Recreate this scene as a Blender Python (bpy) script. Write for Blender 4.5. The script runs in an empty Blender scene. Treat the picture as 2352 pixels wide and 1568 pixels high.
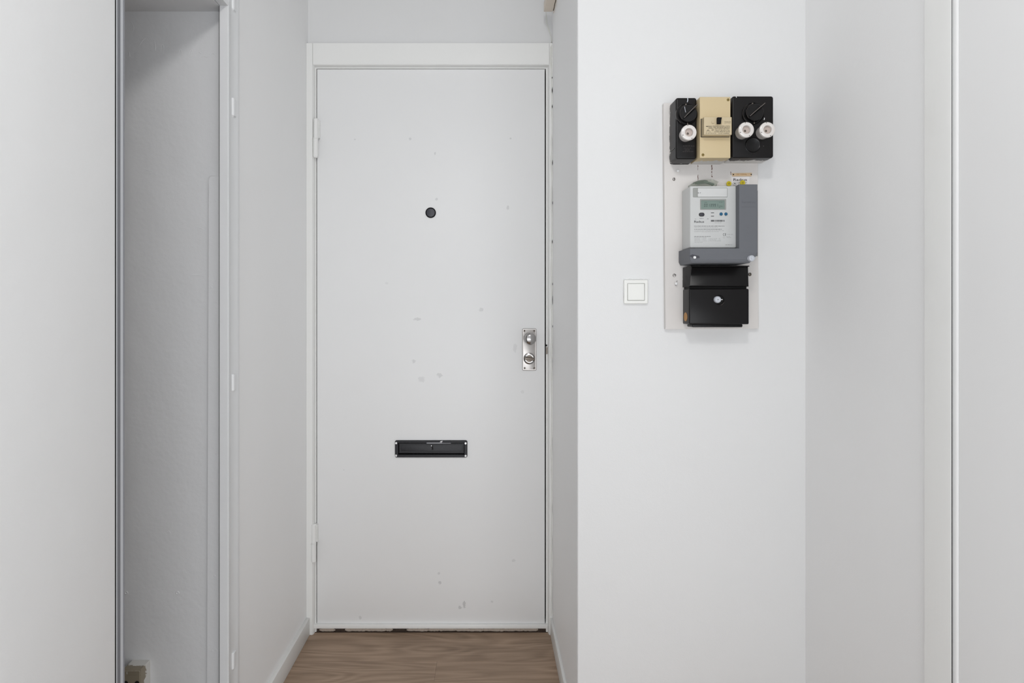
import bpy, bmesh, math, random
from mathutils import Vector, Matrix
random.seed(7)

# ------------------------------------------------------------------ camera, light, exposure
F = 1568.0            # focal length in pixels of a 2352 px wide frame (24 mm)
VX, VY = 1119.0, 714.0   # vanishing point of the hall's depth direction
H = 1.18              # eye height
scn = bpy.context.scene
COL = scn.collection

cd = bpy.data.cameras.new('camera')
cd.lens = 24.0; cd.sensor_width = 36.0; cd.sensor_fit = 'HORIZONTAL'
cd.shift_x = (1176 - VX) / 2352; cd.shift_y = (VY - 784) / 2352
cd.clip_start = 0.02
cam = bpy.data.objects.new('camera', cd); COL.objects.link(cam)
cam.location = (0, 0, H); cam.rotation_euler = (math.radians(90), 0, 0)
scn.camera = cam

w = bpy.data.worlds.new('world'); scn.world = w; w.use_nodes = True
bg = w.node_tree.nodes['Background']
bg.inputs[0].default_value = (0.945, 0.972, 1.0, 1); bg.inputs[1].default_value = 1.08

def lamp(name, kind, loc, energy, size, col=(1, 1, 1), rot=(0, 0, 0), size_y=None):
    l = bpy.data.lights.new(name, kind); l.energy = energy; l.color = col
    if kind == 'AREA':
        l.size = size
        if size_y: l.shape = 'RECTANGLE'; l.size_y = size_y
    else: l.shadow_soft_size = size
    o = bpy.data.objects.new(name, l); COL.objects.link(o); o.location = loc; o.rotation_euler = rot
    return o
lamp('ceiling_lamp_light', 'POINT', (0.02, 0.02, 2.44), 26.0, 0.085, (1.0, 0.99, 0.975))
lamp('low_fill_light', 'AREA', (0.1, -2.6, 0.38), 74.0, 4.0, (0.95, 0.975, 1.0), (math.radians(90), 0, 0), 1.3)  # added fill light behind the camera, brightens the lower walls

scn.view_settings.view_transform = 'Standard'; scn.view_settings.look = 'None'
scn.view_settings.gamma = 1.0; scn.view_settings.use_curve_mapping = False
scn.view_settings.exposure = -0.24

# ------------------------------------------------------------------ survey: pixel on a frontal plane at depth y -> metres
def X(px, y): return (px - VX) * y / F
def Z(py, y): return H - (py - VY) * y / F

# ------------------------------------------------------------------ materials
def srgb(*c):
    return tuple(((v / 255) / 12.92 if v / 255 <= 0.04045 else ((v / 255 + 0.055) / 1.055) ** 2.4) for v in c) + (1.0,)

class NT:
    def __init__(s, name):
        s.m = bpy.data.materials.new(name); s.m.use_nodes = True
        s.t = s.m.node_tree; s.p = s.t.nodes['Principled BSDF']
    def n(s, typ, **kw):
        nd = s.t.nodes.new(typ)
        for k, v in kw.items():
            if hasattr(nd, k): setattr(nd, k, v)
        return nd
    def l(s, a, b): s.t.links.new(a, b)
    def math(s, op, a, b=None, clamp=False):
        nd = s.n('ShaderNodeMath'); nd.operation = op; nd.use_clamp = clamp
        for i, v in enumerate((a, b)):
            if v is None: continue
            if isinstance(v, (int, float)): nd.inputs[i].default_value = v
            else: s.l(v, nd.inputs[i])
        return nd.outputs[0]
    def noise(s, vec, scale, detail=2.0, rough=0.5, dist=0.0):
        nd = s.n('ShaderNodeTexNoise'); nd.inputs['Scale'].default_value = scale
        nd.inputs['Detail'].default_value = detail; nd.inputs['Roughness'].default_value = rough
        nd.inputs['Distortion'].default_value = dist
        s.l(vec, nd.inputs['Vector']); return nd.outputs['Fac']
    def ramp(s, fac, lo, hi):
        nd = s.n('ShaderNodeMapRange'); nd.interpolation_type = 'SMOOTHSTEP'
        nd.inputs['From Min'].default_value = lo; nd.inputs['From Max'].default_value = hi
        s.l(fac, nd.inputs['Value']); return nd.outputs['Result']
    def mix(s, fac, a, b):
        nd = s.n('ShaderNodeMix'); nd.data_type = 'RGBA'
        if isinstance(fac, (int, float)): nd.inputs[0].default_value = fac
        else: s.l(fac, nd.inputs[0])
        for v, i in ((a, 6), (b, 7)):
            if isinstance(v, tuple): nd.inputs[i].default_value = v
            else: s.l(v, nd.inputs[i])
        return nd.outputs[2]
    def bump(s, height, strength, dist=0.001, prev=None):
        nd = s.n('ShaderNodeBump'); nd.inputs['Strength'].default_value = strength
        nd.inputs['Distance'].default_value = dist; s.l(height, nd.inputs['Height'])
        if prev: s.l(prev, nd.inputs['Normal'])
        return nd.outputs[0]

def simple(name, col, rough=0.5, metal=0.0, spec=0.5, var=0.06, scale=60, bump=0.0, bscale=300, bdist=0.0005, coat=0.0):
    k = NT(name); p = k.p
    tc = k.n('ShaderNodeTexCoord').outputs['Object']
    nz = k.noise(tc, scale, 3)
    dark = tuple(c * (1 - var) for c in col[:3]) + (1,)
    lite = tuple(min(1, c * (1 + var)) for c in col[:3]) + (1,)
    k.l(k.mix(nz, dark, lite), p.inputs['Base Color'])
    p.inputs['Roughness'].default_value = rough; p.inputs['Metallic'].default_value = metal
    p.inputs['Specular IOR Level'].default_value = spec
    p.inputs['Coat Weight'].default_value = coat
    if bump: k.l(k.bump(k.noise(tc, bscale, 2), bump, bdist), p.inputs['Normal'])
    return k.m

def wall_paint(name, col, rough=0.6, rstr=0.34, lump=0.3, stains=(), stain_col=None, streak=0.0, var=0.02):
    """rolled wall paint: fine orange peel, slow undulation of the plaster, and stains or scuffs at surveyed places"""
    k = NT(name); p = k.p
    pos = k.n('ShaderNodeNewGeometry').outputs['Position']
    slow = k.noise(pos, 2.2, 3)
    d = tuple(c * (1 - var) for c in col[:3]) + (1,); l = tuple(min(1, c * (1 + var)) for c in col[:3]) + (1,)
    c = k.mix(slow, d, l)
    if stains:
        wob = k.noise(pos, 55, 4, 0.7)
        sep = k.n('ShaderNodeSeparateXYZ'); k.l(pos, sep.inputs[0])
        for (sx, sz, rx, rz, amt) in stains:
            a = k.math('DIVIDE', k.math('SUBTRACT', sep.outputs[0], sx), rx)
            b = k.math('DIVIDE', k.math('SUBTRACT', sep.outputs[2], sz), rz)
            r = k.math('ADD', k.math('MULTIPLY', a, a), k.math('MULTIPLY', b, b))
            r = k.math('ADD', r, k.math('MULTIPLY', k.math('SUBTRACT', wob, 0.5), 5.0))
            msk = k.math('MULTIPLY', k.ramp(r, 1.0, 0.55), amt)
            c = k.mix(msk, c, stain_col or srgb(140, 140, 142))
    k.l(c, p.inputs['Base Color'])
    p.inputs['Roughness'].default_value = rough
    p.inputs['Specular IOR Level'].default_value = 0.35
    fine = k.noise(pos, 420, 2, 0.6)
    n1 = k.bump(fine, rstr, 0.0006)
    und = k.noise(pos, 7, 4, 0.55)
    n2 = k.bump(und, lump, 0.006, n1)
    if streak:
        mp = k.n('ShaderNodeMapping'); mp.inputs['Scale'].default_value = (700, 700, 6); k.l(pos, mp.inputs[0])
        n2 = k.bump(k.noise(mp.outputs[0], 1.0, 2), streak, 0.0005, n2)
    k.l(n2, p.inputs['Normal'])
    return k.m

def chipped(name, col, rough, t_side, t_bot, spec=0.5, specks=0.0, paint=srgb(214, 211, 208)):
    """moulded plastic whose edges caught wall paint: ragged white overlap near the wall (object Generated y = 1) and on the underside"""
    k = NT(name); p = k.p
    tcn = k.n('ShaderNodeTexCoord'); gen = tcn.outputs['Generated']; ob = tcn.outputs['Object']
    sep = k.n('ShaderNodeSeparateXYZ'); k.l(gen, sep.inputs[0])
    nn = k.n('ShaderNodeSeparateXYZ'); k.l(tcn.outputs['Normal'], nn.inputs[0])
    bot = k.math('LESS_THAN', nn.outputs[2], -0.5)
    thr = k.math('ADD', k.math('MULTIPLY', bot, t_bot - t_side), t_side)
    wob = k.math('MULTIPLY', k.math('SUBTRACT', k.noise(ob, 60, 4, 0.65), 0.5), 0.9)
    v = k.math('SUBTRACT', k.math('ADD', sep.outputs[1], wob), thr)
    m = k.ramp(v, 0.0, 0.05)
    if specks:
        vo = k.n('ShaderNodeTexVoronoi'); vo.inputs['Scale'].default_value = 75; k.l(ob, vo.inputs['Vector'])
        pick = k.math('GREATER_THAN', k.noise(ob, 31, 1), 0.60)
        sp = k.math('MULTIPLY', k.ramp(vo.outputs['Distance'], specks, specks * 0.55), pick)
        m = k.math('MAXIMUM', m, sp)
    k.l(k.mix(m, col, paint), p.inputs['Base Color'])
    k.l(k.math('ADD', k.math('MULTIPLY', m, 0.55 - rough), rough), p.inputs['Roughness'])
    p.inputs['Specular IOR Level'].default_value = spec
    k.l(k.bump(m, 0.4, 0.0006), p.inputs['Normal'])
    return k.m

def wood_floor(name):
    k = NT(name); p = k.p
    pos = k.n('ShaderNodeNewGeometry').outputs['Position']
    rnd = k.n('ShaderNodeObjectInfo').outputs['Random']
    comb = k.n('ShaderNodeCombineXYZ')
    k.l(k.math('MULTIPLY', rnd, 37.0), comb.inputs[0]); k.l(k.math('MULTIPLY', rnd, 91.0), comb.inputs[1])
    add = k.n('ShaderNodeVectorMath'); add.operation = 'ADD'; k.l(pos, add.inputs[0]); k.l(comb.outputs[0], add.inputs[1])
    def mp(sx, sy):
        m = k.n('ShaderNodeMapping'); m.inputs['Scale'].default_value = (sx, sy, 1); k.l(add.outputs[0], m.inputs[0]); return m.outputs[0]
    field = k.noise(mp(1.5, 8.0), 1.0, 1.2, 0.35, 0.5)
    wave = k.math('SINE', k.math('MULTIPLY', field, 62.0))
    fine = k.noise(mp(7, 260), 1.0, 3, 0.6)
    mid = k.noise(mp(2.5, 34), 1.0, 3, 0.6)
    blot = k.noise(mp(1.3, 5), 1.0, 2, 0.5)
    g = k.math('ADD', k.math('MULTIPLY', wave, 0.11), k.math('MULTIPLY', k.math('SUBTRACT', fine, 0.5), 0.85))
    g = k.math('ADD', g, k.math('MULTIPLY', k.math('SUBTRACT', mid, 0.5), 0.75))
    g = k.math('ADD', g, k.math('MULTIPLY', k.math('SUBTRACT', blot, 0.5), 0.5))
    g = k.math('ADD', g, k.math('MULTIPLY', k.math('SUBTRACT', rnd, 0.5), 0.2))
    g = k.math('ADD', g, 0.5, clamp=True)
    c = k.mix(g, srgb(108, 88, 70), srgb(186, 160, 137))
    k.l(c, p.inputs['Base Color'])
    p.inputs['Roughness'].default_value = 0.5; p.inputs['Specular IOR Level'].default_value = 0.3
    k.l(k.bump(fine, 0.12, 0.0005), p.inputs['Normal'])
    return k.m

YL = 2.51            # face of the entrance door leaf
def st(px, py, rx, ry, a): return (X(px, YL), Z(py, YL), rx * YL / F, ry * YL / F, a * 0.5)
M = {}
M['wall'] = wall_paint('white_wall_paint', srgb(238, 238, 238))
M['wall_center'] = wall_paint('hall_white_dimmed', srgb(227, 227, 227))  # hall white toned down to even out the lighting
M['wall_right'] = wall_paint('hall_white_lifted', srgb(244, 244, 244))  # hall white raised to make up for weak side light
M['wall_alcove'] = wall_paint('alcove_white_lifted', srgb(247, 247, 247), lump=0.3)  # hall white raised to make up for weak light in the alcove
M['ceiling'] = wall_paint('ceiling_paint_greyed', srgb(200, 200, 200))  # unseen ceiling, greyed to weaken its bounced light
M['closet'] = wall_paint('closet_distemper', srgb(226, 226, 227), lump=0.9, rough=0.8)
M['closet_dark'] = simple('closet_darkened', srgb(128, 122, 116), 0.9, var=0.1)  # unseen closet surfaces, darkened to cut light bouncing inside
M['frame'] = wall_paint('old_gloss_trim_paint', srgb(240, 240, 238), rough=0.35, rstr=0.1, lump=0.5, streak=0.15)
M['jamb'] = wall_paint('closet_jamb_paint', srgb(228, 229, 230), rough=0.4, rstr=0.1, lump=0.5, streak=0.25)
M['door'] = wall_paint('door_paint', srgb(241, 241, 241), rough=0.4, rstr=0.12, lump=0.12, streak=0.1, stains=[
    st(957, 733, 9, 4, .45), st(1105, 711, 6, 5, .4), st(950, 830, 5, 5, .4), st(970, 872, 9, 7, .28), st(1009, 862, 8, 5, .42),
    st(1066, 1387, 4, 8, .75), st(1057, 1394, 4, 4, .6), st(1010, 1338, 4, 4, .6), st(1008, 1316, 3, 3, .4), st(942, 319, 3, 3, .45), st(999, 352, 2, 4, .5),
    st(1173, 318, 2, 2, .5), st(1003, 458, 3, 3, .4), st(1166, 477, 3, 6, .4), st(790, 1079, 1.2, 1.2, .9), st(1130, 1381, 3, 3, .4),
    st(827, 1418, 3, 4, .45), st(1183, 797, 5, 10, .28), st(1200, 900, 4, 4, .2), st(815, 320, 2, 2, .4), st(1180, 1287, 5, 3, .3), st(888, 650, 4, 3, .2)])
M['base'] = simple('baseboard_white', srgb(232, 232, 230), 0.4, var=0.02)
M['floor'] = wood_floor('oak_laminate')
M['underlay'] = simple('underlay', srgb(120, 105, 92), 0.9)
M['grey_metal'] = simple('grey_blue_profile', srgb(196, 198, 202), 0.45, 0.0, var=0.03)
M['groove_shade'] = simple('painted_groove_shade', srgb(122, 123, 128), 0.6)  # shade of the profile's grooves, put into colour
M['joint_shade'] = simple('painted_joint_shade', srgb(84, 82, 80), 0.9)  # shadow lines along joints, painted as dark slivers
M['groove_shade_mid'] = simple('painted_groove_shade_light', srgb(140, 141, 146), 0.6)
M['dark'] = simple('dark_gap_shade', srgb(24, 22, 22), 0.9)
M['mortar'] = simple('crumbled_mortar', srgb(188, 176, 164), 0.9, var=0.3, scale=140, bump=0.6, bscale=200, bdist=0.002)
M['mortar_dark'] = simple('dirty_mortar', srgb(70, 58, 50), 0.95, var=0.5, scale=110, bump=0.6, bscale=200, bdist=0.002)
M['board'] = wall_paint('board_paint', srgb(220, 216, 213), rough=0.5, lump=0.5, streak=0.3)
M['black_left'] = chipped('bakelite_black_a', srgb(17, 15, 16), 0.3, 0.90, 0.92, 0.28, specks=0.03)
M['black_right'] = chipped('bakelite_black_b', srgb(17, 15, 16), 0.3, 1.2, 0.42, 0.28, specks=0.05)
M['black'] = simple('bakelite_black', srgb(15, 14, 15), 0.27, var=0.1, spec=0.3)
M['black_matte'] = simple('black_matte', srgb(12, 11, 11), 0.6, var=0.1, spec=0.2)
M['black_low'] = chipped('bakelite_black_c', srgb(16, 14, 15), 0.3, 1.16, 1.25, 0.25, specks=0.022)
M['beige'] = chipped('beige_plastic', srgb(205, 186, 148), 0.42, 1.6, 0.40, 0.5)
M['beige2'] = simple('beige_plastic_front', srgb(200, 184, 152), 0.42, var=0.03)
M['porcelain'] = simple('porcelain', srgb(224, 219, 215), 0.15, var=0.02, spec=0.6)
M['fuse_inside'] = simple('fuse_window', srgb(190, 176, 168), 0.25, var=0.15, scale=120)
M['brass'] = simple('brass', srgb(150, 130, 80), 0.4, 0.9, var=0.2, scale=200)
M['steel'] = simple('brushed_steel', srgb(172, 168, 165), 0.3, 1.0, var=0.08)
M['chrome'] = simple('polished_steel', srgb(178, 176, 175), 0.16, 1.0, var=0.04)
M['steel_dark'] = simple('dull_steel', srgb(120, 112, 104), 0.35, 0.9, var=0.15)
M['meter_light'] = simple('meter_light_grey', srgb(196, 197, 196), 0.45, var=0.015)
M['meter_pale'] = simple('meter_slider_grey', srgb(204, 205, 204), 0.45, var=0.01)
M['meter_dark'] = simple('meter_slate_grey', srgb(104, 106, 111), 0.55, spec=0.3, var=0.02, bump=0.1, bscale=900, bdist=0.0003)
M['meter_emboss'] = simple('meter_slate_emboss', srgb(88, 90, 96), 0.55, var=0.02)
M['lcd'] = simple('lcd_glass', srgb(120, 137, 130), 0.2, var=0.03)
M['lcd_ink'] = simple('lcd_segment', srgb(62, 76, 72), 0.3)
M['bezel'] = simple('lcd_bezel', srgb(150, 152, 148), 0.4)
M['ink'] = simple('printed_ink', srgb(52, 52, 56), 0.6)
M['ink_soft'] = simple('printed_ink_faint', srgb(148, 148, 150), 0.6)
M['ink_dark'] = simple('rcd_ink', srgb(48, 42, 34), 0.6)
M['ink_and_glint_grey'] = simple('lettering_and_rim_glint', srgb(66, 60, 58), 0.5)
M['blue'] = simple('blue_button', srgb(18, 88, 124), 0.3)
M['button_dark'] = simple('dark_button', srgb(58, 58, 66), 0.4)
M['sticker'] = simple('paper_sticker', srgb(232, 228, 228), 0.6, var=0.02)
M['tan'] = simple('tan_strip', srgb(214, 186, 150), 0.5, var=0.08, scale=120)
M['yellow'] = simple('yellow_seal', srgb(222, 204, 40), 0.35, var=0.08, scale=300)
M['yellow_dark'] = simple('yellow_seal_print', srgb(176, 158, 12), 0.4)
M['seal_grey'] = simple('clear_seal', srgb(214, 214, 212), 0.25)
M['white_plastic'] = simple('switch_plastic', srgb(236, 236, 232), 0.35, var=0.01)
M['plug'] = simple('grey_white_plug', srgb(196, 199, 206), 0.35, var=0.04)
M['plug_white'] = simple('white_plug', srgb(236, 236, 236), 0.4, var=0.02)
M['orange'] = simple('ochre_knockout', srgb(176, 128, 68), 0.5, var=0.1)
M['trunking'] = simple('cream_trunking', srgb(226, 214, 200), 0.45, var=0.03)
M['cable'] = simple('painted_cable', srgb(224, 224, 218), 0.5, var=0.03)
M['socket'] = chipped('socket_old_beige', srgb(142, 132, 114), 0.5, 0.42, 1.5, 0.4, paint=srgb(215, 213, 208))
M['edge_wear_glint'] = simple('worn_bakelite_glint', srgb(122, 112, 106), 0.4)  # highlight on shiny worn edges, painted as pale grey
M['crack'] = simple('crack_brown', srgb(96, 60, 48), 0.9, var=0.3, scale=300)
M['slot_paint'] = simple('letter_slot_black', srgb(24, 23, 28), 0.38, var=0.35, scale=70, spec=0.35, bump=0.3, bscale=160, bdist=0.001)
M['slot_worn'] = simple('letter_slot_worn', srgb(150, 150, 154), 0.4, 0.3, var=0.2, scale=120)
M['putty'] = simple('caulk', srgb(228, 228, 224), 0.6, var=0.03, bump=0.6, bscale=90, bdist=0.003)

def bag_mat():
    k = NT('clear_plastic'); p = k.p
    tc = k.n('ShaderNodeTexCoord').outputs['Object']
    p.inputs['Base Color'].default_value = srgb(232, 236, 230); p.inputs['Roughness'].default_value = 0.08
    p.inputs['Transmission Weight'].default_value = 0.92; p.inputs['IOR'].default_value = 1.06
    k.l(k.bump(k.noise(tc, 90, 3), 0.7, 0.004), p.inputs['Normal'])
    return k.m
M['bag'] = bag_mat()
M['wire'] = simple('green_grey_wire', srgb(112, 126, 112), 0.4, var=0.25, scale=200)

# ------------------------------------------------------------------ mesh helpers
def finish(bm, ang=32):
    bmesh.ops.recalc_face_normals(bm, faces=bm.faces)
    lim = math.radians(ang)
    for f in bm.faces: f.smooth = True
    for e in bm.edges:
        if len(e.link_faces) == 2: e.smooth = e.calc_face_angle(0) < lim
        else: e.smooth = False

def box(bm, x0, x1, y0, y1, z0, z1, b=0.0, seg=1):
    vs = [bm.verts.new(c) for c in ((x0, y0, z0), (x1, y0, z0), (x1, y1, z0), (x0, y1, z0), (x0, y0, z1), (x1, y0, z1), (x1, y1, z1), (x0, y1, z1))]
    fs = [bm.faces.new([vs[i] for i in q]) for q in ((0, 1, 5, 4), (1, 2, 6, 5), (2, 3, 7, 6), (3, 0, 4, 7), (4, 5, 6, 7), (3, 2, 1, 0))]
    if b > 0:
        es = list({e for f in fs for e in f.edges})
        bmesh.ops.bevel(bm, geom=es, offset=b, segments=seg, affect='EDGES', profile=0.5)
    return fs

def outline(x0, x1, z0, z1, r, n=5):
    """rounded rectangle in XZ, counter clockwise"""
    r = max(min(r, (x1 - x0) / 2 - 1e-6, (z1 - z0) / 2 - 1e-6), 1e-6); pts = []
    for (cx, cz, a0) in ((x1 - r, z1 - r, 0), (x0 + r, z1 - r, 90), (x0 + r, z0 + r, 180), (x1 - r, z0 + r, 270)):
        for i in range(n + 1):
            a = math.radians(a0 + 90 * i / n); pts.append((cx + r * math.cos(a), cz + r * math.sin(a)))
    return pts

def rings(bm, rs, cap0=True, cap1=True):
    """rs: list of rings (lists of Vector-like, same count)"""
    vr = [[bm.verts.new(c) for c in r] for r in rs]
    n = len(vr[0])
    for a, b in zip(vr, vr[1:]):
        for i in range(n):
            bm.faces.new((a[i], a[(i + 1) % n], b[(i + 1) % n], b[i]))
    if cap0: bm.faces.new(vr[0][::-1])
    if cap1: bm.faces.new(vr[-1])
    return vr

def plate(bm, x0, x1, z0, z1, yb, yf, r=0.002, b=0.001, flare=0.0, n=5, bs=3):
    """rounded block facing -Y: back at yb, front at yf (yf < yb), corner radius r, front edge round b, back wider by flare"""
    rs = [[(x, yb, z) for x, z in outline(x0 - flare, x1 + flare, z0 - flare, z1 + flare, r + flare, n)]]
    for i in range(bs + 1):
        a = math.pi / 2 * i / bs; ins = b * (1 - math.cos(a)); yy = yf + b * (1 - math.sin(a))
        rs.append([(x, yy, z) for x, z in outline(x0 + ins, x1 - ins, z0 + ins, z1 - ins, max(r - ins, 1e-5), n)])
    rings(bm, rs)

def frame_plate(bm, x0, x1, z0, z1, ix0, ix1, iz0, iz1, yb, yf, yin, r=0.002, b=0.001, ri=0.002):
    """rounded frame: outer block with a window whose walls go back to yin"""
    n = 5
    rs = [[(x, yb, z) for x, z in outline(x0, x1, z0, z1, r, n)], [(x, yf + b, z) for x, z in outline(x0, x1, z0, z1, r, n)],
          [(x, yf, z) for x, z in outline(x0 + b, x1 - b, z0 + b, z1 - b, max(r - b, 1e-5), n)],
          [(x, yf, z) for x, z in outline(ix0, ix1, iz0, iz1, ri, n)], [(x, yin, z) for x, z in outline(ix0, ix1, iz0, iz1, ri, n)]]
    rings(bm, rs, True, False)

def prism(bm, pts, y0, y1, ins=0.0):
    """polygon in XZ (px-free metres) from y0 (back) to y1 (front); front inset by shrinking to centroid"""
    cx = sum(p[0] for p in pts) / len(pts); cz = sum(p[1] for p in pts) / len(pts)
    def sh(k): return [(cx + (x - cx) * k, z0 if False else cz + (z - cz) * k) for x, z in pts]
    w = max(p[0] for p in pts) - min(p[0] for p in pts)
    k = 1 - 2 * ins / w if ins else 1
    r0 = [(x, y0, z) for x, z in pts]; r1 = [(x, y1 + ins, z) for x, z in pts]; r2 = [(x, y1, z) for x, z in sh(k)]
    rings(bm, [r0, r1, r2] if ins else [r0, r1])

def vprism(bm, pts, z0, z1):
    """polygon in plan XY extruded vertically"""
    rings(bm, [[(x, y, z0) for x, y in pts], [(x, y, z1) for x, y in pts]])

def lathe(bm, cx, cz, prof, n=24, a0=0.0):
    """revolve (radius, y) around the Y axis through cx, cz; ends capped when radius > 0"""
    rs = []
    for r, y in prof:
        rs.append([(cx + max(r, 1e-5) * math.cos(2 * math.pi * i / n + a0), y, cz + max(r, 1e-5) * math.sin(2 * math.pi * i / n + a0)) for i in range(n)])
    rings(bm, rs)

def vlathe(bm, cx, cy, prof, n=16):
    rings(bm, [[(cx + max(r, 1e-5) * math.cos(2 * math.pi * i / n), cy + max(r, 1e-5) * math.sin(2 * math.pi * i / n), z) for i in range(n)] for r, z in prof])

def tube(bm, pts, r, n=8):
    pts = [Vector(p) for p in pts]; rs = []
    for i, p in enumerate(pts):
        d = (pts[min(i + 1, len(pts) - 1)] - pts[max(i - 1, 0)]).normalized()
        u = d.cross(Vector((0, 1, 0.13))).normalized(); v = d.cross(u)
        rr = r[i] if isinstance(r, (list, tuple)) else r
        rs.append([p + (u * math.cos(2 * math.pi * k / n) + v * math.sin(2 * math.pi * k / n)) * rr for k in range(n)])
    rings(bm, rs)

def text_bm(bm, s, px0, px1, pyb, pyt, y, bold=0.0, shear=0.0):
    """lettering on the frontal plane y: spans px0..px1, baseline pyb, capital height up to pyt"""
    cu = bpy.data.curves.new('lettering', 'FONT'); cu.body = s; cu.size = 1; cu.offset = bold; cu.shear = shear
    cu.resolution_u = 2
    o = bpy.data.objects.new('lettering', cu)
    me = bpy.data.meshes.new_from_object(o)
    xs = [v.co.x for v in me.vertices]
    if xs:
        mn, mx = min(xs), max(xs); sx = (X(px1, y) - X(px0, y)) / (mx - mn); sz = (Z(pyt, y) - Z(pyb, y)) / 0.73
        mt = Matrix(((sx, 0, 0, X(px0, y) - mn * sx), (0, 0, 0, y - 0.0003), (0, sz, 0, Z(pyb, y)), (0, 0, 0, 1)))
        me.transform(mt); bm.from_mesh(me)
    bpy.data.meshes.remove(me); bpy.data.objects.remove(o); bpy.data.curves.remove(cu)

def pxbar(bm, px0, px1, py0, py1, y, t=0.0002):
    box(bm, X(px0, y), X(px1, y), y - t, y, Z(py1, y), Z(py0, y))

# ------------------------------------------------------------------ object helpers
def wloc(o):
    v = Vector((0, 0, 0))
    while o: v += o.location; o = o.parent
    return v

def tag(o, label, cat, group=None, kind=None):
    o['label'] = label; o['category'] = cat
    if group: o['group'] = group
    if kind: o['kind'] = kind
    return o

def thing(name, label, cat, loc, group=None, kind=None):
    o = bpy.data.objects.new(name, None); o.empty_display_size = 0.05; COL.objects.link(o); o.location = loc
    return tag(o, label, cat, group, kind)

def obj(name, bm, mat, parent=None, label=None, ang=32):
    finish(bm, ang)
    co = [v.co for v in bm.verts]
    lo = Vector([min(c[i] for c in co) for i in range(3)]); hi = Vector([max(c[i] for c in co) for i in range(3)])
    c = (lo + hi) / 2
    bmesh.ops.translate(bm, verts=bm.verts, vec=-c)
    me = bpy.data.meshes.new(name); bm.to_mesh(me); bm.free()
    me.materials.append(M[mat])
    o = bpy.data.objects.new(name, me); COL.objects.link(o)
    if parent: o.parent = parent; o.location = c - wloc(parent)
    else: o.location = c
    if label: o['label'] = label
    if name in ('printed_text', 'small_print', 'lettering', 'digits', 'embossed_name'): o['kind'] = 'stuff'
    return o

def B(): return bmesh.new()
def one(fn, *a, **k):
    bm = B(); fn(bm, *a, **k); return bm

def struct(name, bm, mat, label, cat):
    return tag(obj(name, bm, mat), label, cat, kind='structure')

# ------------------------------------------------------------------ dimensions of the hall
XL, XLN = -0.6595, -0.638       # left wall of the alcove, left wall / casing face near the camera
XA, XR = 0.2385, 0.842          # right wall of the alcove, right wall of the hall
YM = 1.806                      # wall with the meter
YC = 1.715                      # end wall of the closet
ZC = 2.56; ZH = 1.932           # ceiling, closet header
YB = 0.36                       # hall shell cut short here to let world light in
YF = 2.488                      # face of the entrance door's frame
YW = 2.512

# floor: laminate planks running across the hall
fl = thing('floor', 'greyish oak laminate floor with planks running across the hall', 'floor', (0, 0.5, 0), kind='structure')
obj('underlay', one(box, -0.66, 0.842, YB, 2.507, -0.03, -0.0085), 'underlay', fl)
rows = []
y1 = 2.301; k = 0
rows.append((2.301, 2.507))
while y1 > YB + 0.01:
    rows.append((max(y1 - 0.2, YB), y1)); y1 -= 0.2
for k, (a, b) in enumerate(rows):
    xr = XA if a > YM - 0.05 else XR
    xl = -0.66 if a > 1.15 else XLN
    first = {0: 0.62, 1: -0.169}.get(k, xl + 0.15 + (k * 0.47) % 1.2)
    cuts = [xl] + [c for c in (first - 1.29, first, first + 1.29) if xl + 0.02 < c < xr - 0.02] + [xr]
    for c0, c1 in zip(cuts, cuts[1:]):
        bm = B(); box(bm, c0 + 0.0001, c1 - 0.0001, a + 0.0001, b - 0.0001, -0.008, 0, 0.0004)
        obj('plank', bm, 'floor', fl)
# strips of floor in front of the meter wall where a plank row is cut by the corner
ry = [r for r in rows if r[0] > YM - 0.05][-1][0]
if ry < YM: pass
if ry > 1.0:
    bm = B(); box(bm, XA, XR, min(ry, YM) - 0.0 if ry < YM else YM - 0.001, YM, -0.008, 0)
    if ry < YM: obj('plank', bm, 'floor', fl)
    else: bm.free()

# walls
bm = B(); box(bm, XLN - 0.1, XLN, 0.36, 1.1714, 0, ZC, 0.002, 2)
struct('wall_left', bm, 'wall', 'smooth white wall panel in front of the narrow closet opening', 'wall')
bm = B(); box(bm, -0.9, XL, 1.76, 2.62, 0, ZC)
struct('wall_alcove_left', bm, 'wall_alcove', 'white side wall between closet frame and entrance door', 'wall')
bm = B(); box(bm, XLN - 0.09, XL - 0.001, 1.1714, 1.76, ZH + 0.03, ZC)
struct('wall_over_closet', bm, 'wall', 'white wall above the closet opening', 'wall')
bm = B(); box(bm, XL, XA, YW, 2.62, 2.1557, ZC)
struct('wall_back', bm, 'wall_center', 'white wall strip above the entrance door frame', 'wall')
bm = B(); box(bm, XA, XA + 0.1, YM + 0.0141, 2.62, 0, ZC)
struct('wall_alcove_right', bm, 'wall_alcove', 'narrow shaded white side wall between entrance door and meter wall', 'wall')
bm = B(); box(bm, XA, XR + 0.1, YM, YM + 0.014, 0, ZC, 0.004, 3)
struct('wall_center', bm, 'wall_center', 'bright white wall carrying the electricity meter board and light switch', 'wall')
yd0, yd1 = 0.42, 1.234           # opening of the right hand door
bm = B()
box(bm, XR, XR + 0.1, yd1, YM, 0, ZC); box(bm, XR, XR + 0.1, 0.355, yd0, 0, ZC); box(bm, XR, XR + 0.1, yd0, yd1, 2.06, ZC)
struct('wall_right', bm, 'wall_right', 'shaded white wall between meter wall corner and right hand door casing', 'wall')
bm = B(); box(bm, -1.2, XR + 0.1, -0.5, 2.62, ZC, ZC + 0.08)
struct('ceiling', bm, 'ceiling', 'greyed unseen ceiling of the hall', 'ceiling')

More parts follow.
